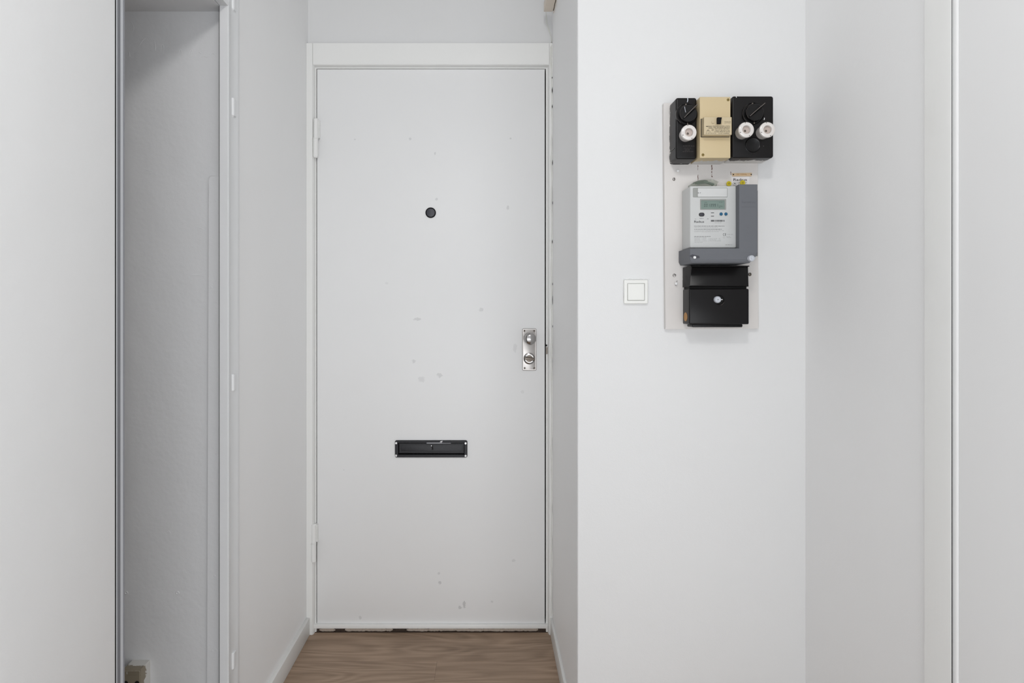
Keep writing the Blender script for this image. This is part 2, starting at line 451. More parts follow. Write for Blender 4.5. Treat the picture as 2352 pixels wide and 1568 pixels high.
# closet behind the left wall
bm = B(); box(bm, -1.2, XL, YC, 1.76, 0, ZH + 0.03)
struct('wall_closet_end', bm, 'closet', 'grey shaded end wall inside the narrow closet', 'wall')
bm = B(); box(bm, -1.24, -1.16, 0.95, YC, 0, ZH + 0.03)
struct('wall_closet_left', bm, 'closet_dark', 'unseen darkened side wall deep inside the closet', 'wall')
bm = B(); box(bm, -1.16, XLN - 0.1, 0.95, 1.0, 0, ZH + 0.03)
struct('wall_closet_near', bm, 'closet_dark', 'unseen darkened wall closing the near end of the closet', 'wall')
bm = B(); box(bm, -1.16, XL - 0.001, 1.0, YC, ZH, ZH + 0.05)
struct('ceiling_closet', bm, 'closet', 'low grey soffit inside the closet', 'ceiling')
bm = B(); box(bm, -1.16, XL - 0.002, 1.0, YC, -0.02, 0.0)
struct('floor_closet', bm, 'closet_dark', 'darkened grey floor of the closet', 'floor')

# closet casing: far upright with a hinge groove and a rounded moulding, and the header
bm = B()
prof = [(XLN, 1.684), (XLN + 0.0005, 1.690), (XLN - 0.0015, 1.695), (XLN - 0.0015, 1.737), (XLN + 0.0002, 1.742), (XLN + 0.0006, 1.752), (XLN - 0.001, 1.760),
        (XLN - 0.003, 1.766), (XLN - 0.012, 1.785), (XL, 1.803), (XL, 1.705), (-0.6594, 1.684)]
vprism(bm, prof, 0, ZC - 0.25)
cz = struct('trim_1', bm, 'jamb', 'painted closet casing upright with old hinge stubs', 'trim')
cz['kind'] = 'structure'
bm = B(); box(bm, XL + 0.0002, XLN - 0.0012, 1.6815, 1.6845, 0, ZH + 0.001, 0.0004)
obj('jamb_shade', bm, 'closet', cz)  # added facing, its greyer tone stands for shade on the jamb
bm = B(); box(bm, XL - 0.0016, XL + 0.0001, 1.6835, 1.700, 0, ZH + 0.001); obj('gap_shade', bm, 'joint_shade', cz)  # dark sliver painted as the shadow line beside the upright
bm = B(); box(bm, XL, XLN, 1.1716, 1.6838, ZH, ZC - 0.25, 0.001)
struct('trim_2', bm, 'jamb', 'painted closet casing header at the top left', 'trim')
# old hinge halves left on the casing
for py0, py1 in ((-30, 24), (225, 268), (858, 899), (1497, 1537)):
    bm = B(); yk = 1.716; xk = XLN - 0.0034
    z1, z0 = Z(py0, yk), Z(py1, yk)
    vlathe(bm, xk, yk, [(0.0005, z0 - 0.004), (0.0035, z0), (0.0062, z0 + 0.003), (0.0066, z0 + 0.006), (0.0066, z1 - 0.0015), (0.0058, z1 - 0.0005), (0.0005, z1)], 14)
    box(bm, XLN - 0.003, XLN + 0.002, yk - 0.004, yk + 0.016, z0 + 0.003, z1 - 0.002, 0.001)
    obj('hinge_stub', bm, 'jamb', cz)
# nail bumps
for px, py, d in ((512, 577, 0), (497, 690, 1), (512, 880, 0)):
    if not d:
        bm = B(); lathe(bm, X(px, 1.684), Z(py, 1.684), [(0.0035, 1.685), (0.003, 1.6832), (0.0015, 1.6826), (0.0001, 1.6832)], 10)
        obj('nail_head', bm, 'jamb', cz)

# ribbed metal profile at the near edge, groove shade painted as dark strips
xp = -0.650
bm = B(); box(bm, xp - 0.05, xp, 1.1966, 1.2235, 0, ZH, 0.0006)
t3 = struct('trim_3', bm, 'grey_metal', 'ribbed blue grey metal profile at near edge of the closet', 'trim')
for q0, q1, mt in ((1.1999, 1.2092, 'groove_shade'), (1.2186, 1.2231, 'groove_shade_mid')):
    bm = B(); box(bm, xp - 0.002, xp + 0.0004, q0, q1, 0.001, ZH - 0.001); obj('groove_shade_strip', bm, mt, t3)
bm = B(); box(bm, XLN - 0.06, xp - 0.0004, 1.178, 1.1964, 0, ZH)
struct('panel_shade_strip', bm, 'dark', 'painted shade strip between white panel and ribbed profile', 'trim')  # dark strip painted as the shade beside the panel edge

wce = bpy.data.objects['wall_closet_end']
for pl in ([(355, 92), (357, 107), (356, 118)], [(368, 122), (371, 100), (377, 107), (374, 126)], [(410, 126), (413, 108), (419, 127)], [(433, 130), (437, 114), (442, 113), (438, 126), (433, 131)],
           [(455, 118), (464, 124)], [(462, 131), (472, 129), (475, 132), (481, 126)], [(486, 124), (491, 122), (497, 131)], [(296, 48), (305, 55), (308, 66), (303, 76)], [(320, 105), (327, 93), (335, 87)], [(297, 118), (298, 131)],
           [(432, 631), (455, 632), (472, 633)], [(448, 521), (462, 524), (470, 528)], [(383, 1222), (388, 1219), (392, 1224), (389, 1228)], [(330, 388), (352, 394)]):
    for _ in range(2):
        q = [pl[0]]
        for (a0, b0), (a1, b1) in zip(pl, pl[1:]): q += [(a0 * .75 + a1 * .25, b0 * .75 + b1 * .25), (a0 * .25 + a1 * .75, b0 * .25 + b1 * .75)]
        pl = q + [pl[-1]]
    n = len(pl); bm = B(); tube(bm, [(X(a, YC), YC + 0.0003, Z(b, YC)) for a, b in pl], [0.0003 + 0.0008 * math.sin(math.pi * i / (n - 1)) for i in range(n)], 6); obj('plaster_ridge', bm, 'closet', wce)
# batten on the closet's end wall
yb_ = YC - 0.010
bm = B()
x0, x1 = X(479.5, yb_), XL - 0.0008
xb = X(474.5, yb_)
rings(bm, [[(xb, YC, 0), (x1, YC, 0), (x1, yb_, 0), (xb, yb_, 0)],
           [(x0, YC, Z(412, yb_)), (x1, YC, Z(412, yb_)), (x1, yb_, Z(412, yb_)), (x0, yb_, Z(412, yb_))],
           [(x0 + 0.004, YC, Z(405, yb_)), (x1, YC, Z(405, yb_)), (x1, yb_ + 0.001, Z(405, yb_)), (x0 + 0.004, yb_ + 0.001, Z(405, yb_))]])
bt = tag(obj('batten', bm, 'closet'), 'narrow grey painted batten standing on the closet end wall', 'batten')
bm = B(); rings(bm, [[(xb - 0.0013, YC, 0), (xb, YC, 0), (xb, YC - 0.002, 0), (xb - 0.0013, YC - 0.001, 0)], [(x0 - 0.0013, YC, Z(425, yb_)), (x0, YC, Z(425, yb_)), (x0, YC - 0.002, Z(425, yb_)), (x0 - 0.0013, YC - 0.001, Z(425, yb_))]]); obj('gap_shade', bm, 'joint_shade', bt)  # dark sliver painted as the batten's shadow line
for px, py in ((496, 461), (485, 660), (497, 692), (497, 1042), (487, 1494), (496, 1492), (493, 1322)):
    bm = B(); lathe(bm, X(px, yb_), Z(py, yb_), [(0.003, yb_ + 0.001), (0.0028, yb_ - 0.0008), (0.0012, yb_ - 0.0011), (0.0001, yb_ - 0.0004)], 8)
    obj('nail_head', bm, 'closet', bt)
# washer headed screws and a plaster bump on the end wall
for i, (px, py) in enumerate(((290.5, 1361), (408, 1361))):
    bm = B(); lathe(bm, X(px, YC), Z(py, YC), [(0.0044, YC + 0.001), (0.0044, YC - 0.0012), (0.0034, YC - 0.002), (0.0022, YC - 0.0016), (0.0014, YC + 0.0004), (0.0001, YC + 0.0006)], 14)
    tag(obj('screw', bm, 'closet'), ('painted over screw low on closet end wall beside the metal profile', 'painted over screw low on closet end wall, away from the metal profile')[i], 'screw')

# old antenna socket low in the closet
ys = YC - 0.046
so = thing('wall_socket', 'brownish old aerial socket with paint splashed sides low in the closet', 'socket', (X(302, YC), YC, Z(1600, YC)))
bm = B(); plate(bm, X(281, ys), X(324, ys), Z(1612, ys), Z(1537, ys), YC, ys, 0.002, 0.0015)
obj('housing', bm, 'socket', so)
bm = B(); frame_plate(bm, X(283.5, ys), X(321.5, ys), Z(1609, ys), Z(1540, ys), X(291, ys), X(313, ys), Z(1550, ys), Z(1542, ys), ys + 0.001, ys - 0.0015, ys - 0.0005, 0.002, 0.0008, 0.0006)
box(bm, X(291, ys), X(313, ys), ys - 0.0006, ys, Z(1550, ys), Z(1542, ys))
obj('cover', bm, 'socket', so)
for px in (289.5, 315.5):
    bm = B(); lathe(bm, X(px, ys), Z(1567.5, ys), [(0.0056, ys), (0.0056, ys - 0.0019), (0.0046, ys - 0.0019), (0.0044, ys - 0.0016), (0.0001, ys - 0.0016)], 16)
    obj('socket_hole', bm, 'dark', so)

# ------------------------------------------------------------------ entrance door and frame
t = thing('trim_5', 'white painted wooden frame around the entrance door', 'door frame', (-0.2, YF, 0), kind='structure')
xi0, xi1 = X(719.5, YF), X(1260.5, YF)          # inner edges of the face
zt, zti = 2.1557, Z(148.5, YF)
def jamb_l(bm): vprism(bm, [(XL, YW + 0.05), (XL, YF + 0.001), (XL + 0.001, YF), (xi0 - 0.004, YF), (xi0, YF + 0.006), (xi0 + 0.001, YL + 0.002), (X(726.3, YL), YL + 0.002), (X(726.3, YL), YW + 0.05)], 0, zt)
def jamb_r(bm): vprism(bm, [(XA, YW + 0.05), (X(1254.2, YL), YW + 0.05), (X(1254.2, YL), YL + 0.002), (xi1 - 0.002, YL + 0.002), (xi1, YF + 0.006), (xi1 + 0.003, YF), (XA - 0.001, YF), (XA, YF + 0.001)], 0, zt)
obj('side_jamb', one(jamb_l), 'frame', t); obj('side_jamb', one(jamb_r), 'frame', t)
bm = B()
pr = [(YW + 0.05, zt), (YF, zt), (YF, zti + 0.003), (YF + 0.003, zti), (YL + 0.0012, zti - 0.001), (YL + 0.0012, Z(157.3, YL)), (YW + 0.05, Z(157.3, YL))]
rings(bm, [[(X(726, YL) - 0.03 if False else XL + 0.0245, y, z) for y, z in pr], [(XA - 0.0125, y, z) for y, z in pr]])
obj('head_jamb', bm, 'frame', t)
# ragged caulk along the right hand frame, and the strike plate
bm = B(); pts = []; rr = []
for i in range(60):
    z = 0.07 + (2.15 - 0.07) * i / 59
    pts.append((XA - 0.002 + random.uniform(-0.0018, 0.0014), YF - 0.001 + random.uniform(-0.001, 0.001), z)); rr.append(random.uniform(0.0022, 0.0048))
tube(bm, pts, rr, 7); obj('caulk_bead', bm, 'putty', t)
for (py, h) in ((182, 5), (215, 14), (250, 9), (380, 12), (470, 8), (560, 10), (655, 6), (700, 22), (752, 6)):
    bm = B(); xx = XA - 0.0018 + random.uniform(-0.001, 0.001)
    z = Z(py, YF); hh = h * YF / F
    prism(bm, [(xx, z), (xx + 0.0016, z + hh * 0.3), (xx + 0.001, z + hh), (xx - 0.0008, z + hh * 0.55)], YF - 0.003, YF - 0.0068)
    obj('caulk_crack', bm, 'dark', t)
bm = B(); box(bm, X(1254.4, YL), X(1257.5, YL), YL - 0.0004, YL + 0.002, Z(813, YL), Z(797, YL)); obj('strike_plate', bm, 'steel_dark', t)
bm = B(); box(bm, X(1253.0, YL), X(1256.6, YL), YL - 0.0005, YL + 0.002, Z(795, YL), Z(791, YL)); obj('strike_notch', bm, 'dark', t)

d = thing('door_1', 'white flush entrance door with black letter slot and steel knob', 'door', (X(990, YL), YL, 0.03), kind='structure')
bm = B(); box(bm, X(728.2, YL), X(1251.2, YL), YL, YL + 0.042, Z(1431.5, YL), Z(159, YL), 0.0012, 2)
obj('door_leaf', bm, 'door', d)
bm = B(); box(bm, X(726, YL), X(1254.5, YL), YL + 0.043, YL + 0.047, 0.012, Z(157, YL))
obj('rebate', bm, 'dark', d)
# hinges
for (px, py0, py1, name) in ((725, 272, 362, 0), (720.5, 1203, 1291, 1)):
    hg = bpy.data.objects.new('hinge', None); COL.objects.link(hg); hg.parent = d
    hy = YL - 0.021; cx = X(px, hy); hg.location = Vector((cx, hy, Z((py0 + py1) / 2, hy))) - wloc(d)
    z1, z0 = Z(py0, hy), Z(py1, hy); zm = z0 + (z1 - z0) * 0.49; r = 0.0090
    bm = B(); vlathe(bm, cx + 0.001, hy, [(0.002, zm + 0.0015), (r - 0.0006, zm + 0.0015), (r - 0.0006, z1 - 0.003), (r - 0.003, z1), (0.0005, z1 + 0.0004)], 18)
    box(bm, cx, cx + 0.012, hy + 0.006, YL + 0.002, zm + 0.004, z1 - 0.004); obj('knuckle', bm, 'frame', hg)
    bm = B(); vlathe(bm, cx, hy, [(0.0005, z0 - 0.0006), (r - 0.003, z0), (r, z0 + 0.004), (r, zm - 0.0012), (0.002, zm - 0.0012)], 18)
    box(bm, cx - 0.006, cx + 0.004, hy + 0.004, YL + 0.002, z0 + 0.004, zm - 0.004); obj('knuckle', bm, 'frame', hg)
    bm = B(); vlathe(bm, cx, hy, [(0.002, zm - 0.0012), (r + 0.001, zm - 0.001), (r + 0.001, zm + 0.0012), (0.002, zm + 0.0015)], 18); obj('washer', bm, 'frame', hg)
# peephole cover
cx, cz = X(989.3, YL), Z(488.5, YL)
bm = B(); lathe(bm, cx, cz, [(0.0192, YL), (0.0192, YL - 0.003), (0.0180, YL - 0.0042), (0.0165, YL - 0.0038), (0.0160, YL - 0.003), (0.0001, YL - 0.003)], 40)
ph = obj('peephole', bm, 'black_matte', d, 'black round peephole cover')
bm = B(); lathe(bm, cx, cz, [(0.0158, YL - 0.002), (0.0155, YL - 0.0048), (0.013, YL - 0.0056), (0.0001, YL - 0.0058)], 40)
obj('swing_disc', bm, 'button_dark', ph)
# letter slot
zs0, zs1 = Z(1049.5, YL), Z(1010.5, YL); x0, x1 = X(907.5, YL), X(1073.5, YL)
bm = B(); frame_plate(bm, x0, x1, zs0, zs1, X(915, YL), X(1067, YL), Z(1044, YL), Z(1015.5, YL), YL, YL - 0.007, YL - 0.0015, 0.006, 0.002, 0.0015)
ls = obj('letter_slot', bm, 'slot_paint', d, 'black painted letter slot frame')
bm = B(); plate(bm, X(916, YL), X(1066, YL), Z(1041, YL), Z(1016.5, YL), YL, YL - 0.003, 0.001, 0.0012)
frame_plate(bm, X(918, YL), X(1064, YL), Z(1039, YL), Z(1018, YL), X(921, YL), X(1061, YL), Z(1035, YL), Z(1021, YL), YL - 0.002, YL - 0.0045, YL - 0.003, 0.001, 0.0006, 0.001)
obj('flap', bm, 'slot_paint', ls)
bm = B(); plate(bm, X(916, YL), X(1066, YL), Z(1044.6, YL), Z(1042.6, YL), YL, YL - 0.0085, 0.0006, 0.0008); obj('drip_edge', bm, 'slot_paint', ls)
bm = B(); box(bm, X(980, YL), X(1016, YL), YL - 0.0074, YL - 0.005, Z(1017.6, YL), Z(1015.3, YL), 0.0005)
box(bm, X(1016, YL), X(1036, YL), YL - 0.0073, YL - 0.005, Z(1017.4, YL), Z(1016.2, YL), 0.0003)
obj('worn_or_glint_edge', bm, 'slot_worn', ls, 'bare worn metal edge')
bm = B(); prism(bm, [(X(1010, YL), Z(1014, YL)), (X(1013.5, YL), Z(1011.6, YL)), (X(1017.5, YL), Z(1011.4, YL)), (X(1015, YL), Z(1014.6, YL))], YL - 0.005, YL - 0.0085, 0.0005); obj('paint_blob', bm, 'plug_white', ls)
bm = B(); prism(bm, [(X(992, YL), Z(1032, YL)), (X(995.5, YL), Z(1031.5, YL)), (X(994, YL), Z(1021, YL)), (X(992.5, YL), Z(1021, YL))], YL - 0.002, YL - 0.0048); obj('crack', bm, 'dark', ls)
bm = B(); prism(bm, [(X(990, YL), Z(1024, YL)), (X(992.2, YL), Z(1024, YL)), (X(992.2, YL), Z(1021.6, YL)), (X(990.6, YL), Z(1021.6, YL))], YL - 0.002, YL - 0.0049); obj('paint_blob', bm, 'plug_white', ls)
for px, py in ((910.5, 1016.5), (1069.5, 1017), (910.5, 1045), (1069.5, 1045.5)):
    bm = B(); cx, cz = X(px, YL), Z(py, YL); yf = YL - 0.007
    lathe(bm, cx, cz, [(0.0045, yf + 0.001), (0.0045, yf - 0.0004), (0.0036, yf - 0.0016), (0.0016, yf - 0.0016), (0.0012, yf - 0.0006), (0.0001, yf - 0.0006)], 14)
    obj('screw', bm, 'chrome', ls)
# lock plate with knob and thumb turn
bm = B(); x0, x1, z0, z1 = X(1199.5, YL), X(1232, YL), Z(850.5, YL), Z(754, YL)
plate(bm, x0, x1, z0, z1, YL, YL - 0.0035, 0.005, 0.0016)
frame_plate(bm, x0 + 0.0012, x1 - 0.0012, z0 + 0.0012, z1 - 0.0012, x0 + 0.0045, x1 - 0.0045, z0 + 0.0045, z1 - 0.0045, YL - 0.003, YL - 0.005, YL - 0.0035, 0.004, 0.0008, 0.003)
lp = obj('lock_plate', bm, 'steel', d, 'brushed steel lock plate')
cx, cz = X(1216, YL), Z(776.5, YL)
bm = B(); lathe(bm, cx, cz, [(0.0215, YL - 0.003), (0.0215, YL - 0.005), (0.0195, YL - 0.0068), (0.012, YL - 0.0075), (0.0088, YL - 0.010), (0.0082, YL - 0.021), (0.010, YL - 0.024), (0.0185, YL - 0.030), (0.0222, YL - 0.037),
    (0.0226, YL - 0.042), (0.0215, YL - 0.047), (0.0185, YL - 0.0505), (0.012, YL - 0.053), (0.0001, YL - 0.054)], 40)
obj('knob', bm, 'chrome', lp, ang=60)
cx, cz = X(1215.5, YL), Z(823, YL)
bm = B(); lathe(bm, cx, cz, [(0.0212, YL - 0.003), (0.0212, YL - 0.006), (0.0195, YL - 0.0095), (0.0165, YL - 0.0105), (0.0155, YL - 0.007), (0.0001, YL - 0.0066)], 36)
rs_ = obj('rosette', bm, 'chrome', lp)
bm = B(); lathe(bm, 0, 0, [(0.0135, -0.006), (0.0125, -0.012), (0.0001, -0.0125)], 28)
bmesh.ops.translate(bm, verts=bm.verts, vec=(cx, YL, cz)); obj('turn_base', bm, 'steel_dark', lp)
bm = B(); plate(bm, -0.0185, 0.0185, -0.0052, 0.0052, -0.006, -0.027, 0.003, 0.0025)
bmesh.ops.rotate(bm, verts=bm.verts, cent=(0, 0, 0), matrix=Matrix.Rotation(math.radians(8), 3, 'Y')); bmesh.ops.translate(bm, verts=bm.verts, vec=(cx, YL, cz))
obj('thumb_turn', bm, 'steel_dark', lp)
for px, py in ((1204.5, 759.5), (1227, 759.5), (1205, 845), (1227, 845)):
    bm = B(); lathe(bm, X(px, YL), Z(py, YL), [(0.0034, YL - 0.0025), (0.0034, YL - 0.0044), (0.0024, YL - 0.0052), (0.0012, YL - 0.0048), (0.001, YL - 0.004), (0.0001, YL - 0.004)], 12)
    obj('screw', bm, 'steel_dark', lp)

# threshold and the crumbled mortar under it
bm = B(); box(bm, X(719.5, 2.5), X(1258.5, 2.5), 2.499, 2.552, Z(1443.2, 2.5), Z(1434.6, 2.5), 0.0015, 2)
struct('trim_6', bm, 'frame', 'thin white threshold strip under the entrance door', 'threshold')
mo = thing('trim_7', 'crumbling dirty mortar joint under the threshold strip', 'mortar', (-0.2, 2.52, 0), kind='structure')
bm = B(); box(bm, X(719, 2.52), X(1262, 2.52), 2.521, 2.56, -0.01, 0.0155); obj('mortar_bed', bm, 'mortar_dark', mo)
chips = [(733, 770, .5), (766, 790, .4), (792, 842, 1), (836, 888, 1), (886, 902, .7), (905, 930, .3), (934, 985, .6), (982, 1010, .55), (1005, 1050, .6), (1046, 1078, .9), (1070, 1112, 1), (1108, 1160, .9), (1155, 1205, 1), (1200, 1236, 1)]
for a, b, lt in chips:
    bm = B(); n = max(5, int((b - a) / 4)); yy = 2.512 + random.uniform(0, 0.004)
    top, bot = [], []
    for i in range(n + 1):
        px = a + (b - a) * i / n
        e = min(1, min(i, n - i) / 1.6 + 0.25)
        top.append((X(px, yy), 0.0065 + (0.0052 + random.uniform(-0.002, 0.0012)) * e)); bot.append((X(px, yy), 0.0058 - (0.0048 + random.uniform(-0.0016, 0.0006)) * e))
    prism(bm, bot + top[::-1], 2.53, yy, 0.0008)
    obj('mortar_chip', bm, 'mortar' if lt > 0.45 else 'mortar_dark', mo)

# baseboards
def bb(x0, x1, y0, y1, h=0.063): return one(box, x0, x1, y0, y1, 0, h, 0.0012, 2)
struct('baseboard_left', bb(XL, XL + 0.013, 1.803, YF - 0.0005), 'base', 'white baseboard along the wall left of the entrance door', 'baseboard')
struct('baseboard_right', bb(XA - 0.0085, XA, YM + 0.002, YF - 0.0005), 'base', 'narrow white baseboard along the wall right of the entrance door', 'baseboard')
struct('baseboard_center', bb(XA + 0.001, XR - 0.013, YM - 0.013, YM), 'base', 'white baseboard under the electricity meter wall', 'baseboard')

# right hand door: casing, leaf with raised lip
xc = 0.832
t = thing('trim_8', 'white painted casing around the right hand door', 'door casing', (xc, 1.27, 0), kind='structure')
bm = B(); vprism(bm, [(XR, 1.304), (xc + 0.002, 1.302), (xc, 1.299), (xc, 1.2380), (0.8337, 1.2265), (0.8345, 1.2268), (0.8380, 1.2330), (XR, 1.2380)], 0, 2.14); obj('casing_upright', bm, 'frame', t)
bm = B(); box(bm, 0.8402, 0.86, 1.2327, 1.2375, 0.001, 2.06); obj('gap_shade', bm, 'dark', t)  # dark strip painted as the shade between casing and leaf
bm = B(); box(bm, xc, XR, yd0 - 0.065, yd0, 0, 2.14, 0.0015); obj('casing_upright', bm, 'frame', t)
bm = B(); box(bm, xc, XR, yd0 + 0.0005, 1.2335, 2.06, 2.14, 0.0015); obj('casing_head', bm, 'frame', t)
bm = B(); box(bm, XR + 0.06, XR + 0.1, yd0, yd1, 0, 2.06); obj('rebate', bm, 'dark', t)
d2 = thing('door_2', 'plain white door leaf at the right edge of the photo', 'door', (XR, 0.83, 0), kind='structure')
bm = B()
def leaf(z, yl): return [(0.8425, yd0 + 0.003, z), (0.8425, 1.2188, z), (0.8455, 1.2190, z), (0.8455, 1.2198, z), (0.8415, 1.2202, z), (0.8400, 1.2220, z), (0.8396, 1.2240, z), (0.8396, yl - 0.001, z), (0.8402, yl, z), (0.88, yl, z), (0.88, yd0 + 0.003, z)]
rings(bm, [leaf(0.008, 1.2322), leaf(2.055, 1.2342)])
obj('door_leaf', bm, 'door', d2)

# ------------------------------------------------------------------ light switch
yw = YM; sw = thing('light_switch', 'white square rocker light switch on the wall beside the meter board', 'light switch', (X(1461, yw), yw, Z(669.5, yw)))
yf = yw - 0.009
bm = B(); frame_plate(bm, X(1433.3, yf), X(1488.3, yf), Z(697, yf), Z(642.5, yf), X(1440.8, yf), X(1481, yf), Z(690.5, yf), Z(650.3, yf), yw, yf, yf + 0.006, 0.003, 0.0012, 0.0016)
box(bm, X(1440.5, yf), X(1481.5, yf), yf + 0.005, yw, Z(691, yf), Z(650, yf))
obj('switch_frame', bm, 'white_plastic', sw)
bm = B(); x0, x1, z0, z1 = X(1441.9, yf), X(1480.1, yf), Z(689.2, yf), Z(651.2, yf)
rings(bm, [[(x0, yf + 0.005, z0), (x1, yf + 0.005, z0), (x1, yf + 0.005, z1), (x0, yf + 0.005, z1)],
           [(x0, yf - 0.0008, z0), (x1, yf - 0.0008, z0), (x1, yf + 0.0012, z1), (x0, yf + 0.0012, z1)],
           [(x0 + 0.0008, yf - 0.0016, z0 + 0.0008), (x1 - 0.0008, yf - 0.0016, z0 + 0.0008), (x1 - 0.0008, yf + 0.0004, z1 - 0.0008), (x0 + 0.0008, yf + 0.0004, z1 - 0.0008)]])
obj('rocker', bm, 'white_plastic', sw)
bm = B(); pts = []
for i in range(26): pts.append((X(1432 + 60 * i / 25, yw), yw - 0.0004, Z(640.5 + random.uniform(-1, 1), yw)))
tube(bm, pts, [random.uniform(0.0006, 0.0016) for _ in pts], 6)
pts = [(X(1431.2 + random.uniform(-.8, .8), yw), yw - 0.0004, Z(641 + 58 * i / 20, yw)) for i in range(21)]
tube(bm, pts, [random.uniform(0.0005, 0.0012) for _ in pts], 6)
obj('paint_ridge', bm, 'wall', sw)

# ------------------------------------------------------------------ meter board
ybd = YM - 0.014
bd = thing('meter_board', 'pinkish white painted wooden board behind the fuse boxes and electricity meter', 'board', (X(1634, YM), YM, Z(500, YM)))
bm = B()
c = [(X(1528.5, ybd), Z(756, ybd)), (X(1743, ybd), Z(754.5, ybd)), (X(1740.5, ybd), Z(237, ybd)), (X(1526, ybd), Z(236, ybd)), (X(1524, ybd), Z(238, ybd))]
prism(bm, c, YM, ybd, 0.0015); obj('panel', bm, 'board', bd)
def cracks(px, segs):
    for a, b, wd in segs:
        bm = B(); n = 5; l = []; r = []
        for i in range(n + 1):
            py = a + (b - a) * i / n; j = random.uniform(-.5, .5); ww = wd * (0.35 + 0.65 * math.sin(math.pi * (i + .4) / (n + .8)))
            l.append((X(px + j - ww, ybd), Z(py, ybd))); r.append((X(px + j + ww, ybd), Z(py, ybd)))
        prism(bm, l + r[::-1], ybd + 0.0005, ybd - 0.0003); obj('paint_crack', bm, 'crack', bd)
cracks(1602.8, [(379, 384, .7), (385, 391, .3), (401, 414, .7)])
cracks(1635, [(379, 383, 1.2), (383, 391, 1.0), (393, 397, .9), (399, 401, .6), (403, 407, 1.1)])
cracks(1678.5, [(394, 398, .7), (398, 402, .6)])
for px, py, r, mt, slot in ((1548, 411.5, 3.7, 'steel', 90), (1548.8, 632, 3.9, 'steel', 20), (1722.3, 630, 4.0, 'steel_dark', 70)):
    bm = B(); rr = r * ybd / F; cx, cz = X(px, ybd), Z(py, ybd)
    lathe(bm, cx, cz, [(rr, ybd + 0.001), (rr, ybd - 0.0008), (rr * .75, ybd - 0.0022), (0.0001, ybd - 0.0026)], 16)
    s_ = obj('screw', bm, mt, bd)
    bm = B(); box(bm, -rr * .9, rr * .9, -0.0003, 0.0003, -0.0005, 0.0005)
    bmesh.ops.rotate(bm, verts=bm.verts, cent=(0, 0, 0), matrix=Matrix.Rotation(math.radians(-slot), 3, 'Y')); bmesh.ops.translate(bm, verts=bm.verts, vec=(cx, ybd - 0.0026, cz))
    obj('slot', bm, 'dark', s_)
for px, py in ((1556, 393.3), (1551.8, 651.5)):
    bm = B(); cx, cz = X(px, ybd), Z(py, ybd)
    lathe(bm, cx, cz, [(0.0026, ybd + 0.001), (0.0026, ybd - 0.004), (0.0038, ybd - 0.005), (0.0038, ybd - 0.0075), (0.002, ybd - 0.009), (0.0001, ybd - 0.0092)], 14); obj('peg', bm, 'plug_white', bd)
bm = B(); prism(bm, [(X(1553, ybd), Z(646, ybd)), (X(1556, ybd), Z(644, ybd)), (X(1555, ybd), Z(646.5, ybd))], ybd + .0005, ybd - .0004); obj('paint_crack', bm, 'dark', bd)
bm = B(); prism(bm, [(X(1550, ybd), Z(655, ybd)), (X(1554, ybd), Z(652.5, ybd)), (X(1553.6, ybd), Z(655.5, ybd))], ybd + .0005, ybd - .0004); obj('paint_crack', bm, 'dark', bd)

def rot_pts(cx, cz, ang, pts):
    a = math.radians(ang); return [(cx + x * math.cos(a) - z * math.sin(a), cz + x * math.sin(a) + z * math.cos(a)) for x, z in pts]

def fuse_cap(parent, px, py, yf, yb):
    """porcelain screw cap: px, py = centre of its front ring"""
    cx, cz = X(px, yf), Z(py, yf)
    bm = B(); s = yf / F
    lathe(bm, cx, cz, [(15.2 * s, yb), (15.9 * s, yf + 0.010), (16.2 * s, yf + 0.0085), (17.9 * s, yf + 0.0075), (18.1 * s, yf + 0.004), (17.2 * s, yf + 0.0015), (14.5 * s, yf), (10.0 * s, yf - 0.0002), (9.2 * s, yf + 0.001), (9.0 * s, yf + 0.008), (0.0001, yf + 0.008)], 40)
    c = obj('fuse_cap', bm, 'porcelain', parent, 'white porcelain screw cap')
    bm = B(); lathe(bm, cx, cz, [(8.8 * s, yf + 0.0085), (8.8 * s, yf + 0.0068), (0.0001, yf + 0.0066)], 24); obj('window', bm, 'fuse_inside', c)
    bm = B(); q = 2.6 * s
    lathe(bm, cx - 1.6 * s, cz - 1.8 * s, [(q, yf + 0.007), (q, yf + 0.0062), (q * .6, yf + 0.0054), (q * .5, yf + 0.0060), (0.0001, yf + 0.0060)], 12); obj('indicator', bm, 'steel_dark', c)
    for a in (205, 295, 100):
        bm = B(); aa = math.radians(a); lathe(bm, cx + 15.6 * s * math.cos(aa), cz + 15.6 * s * math.sin(aa), [(0.9 * s, yf + 0.002), (0.9 * s, yf - 0.0002), (0.0001, yf - 0.0003)], 6); obj('pin_hole', bm, 'dark', c)

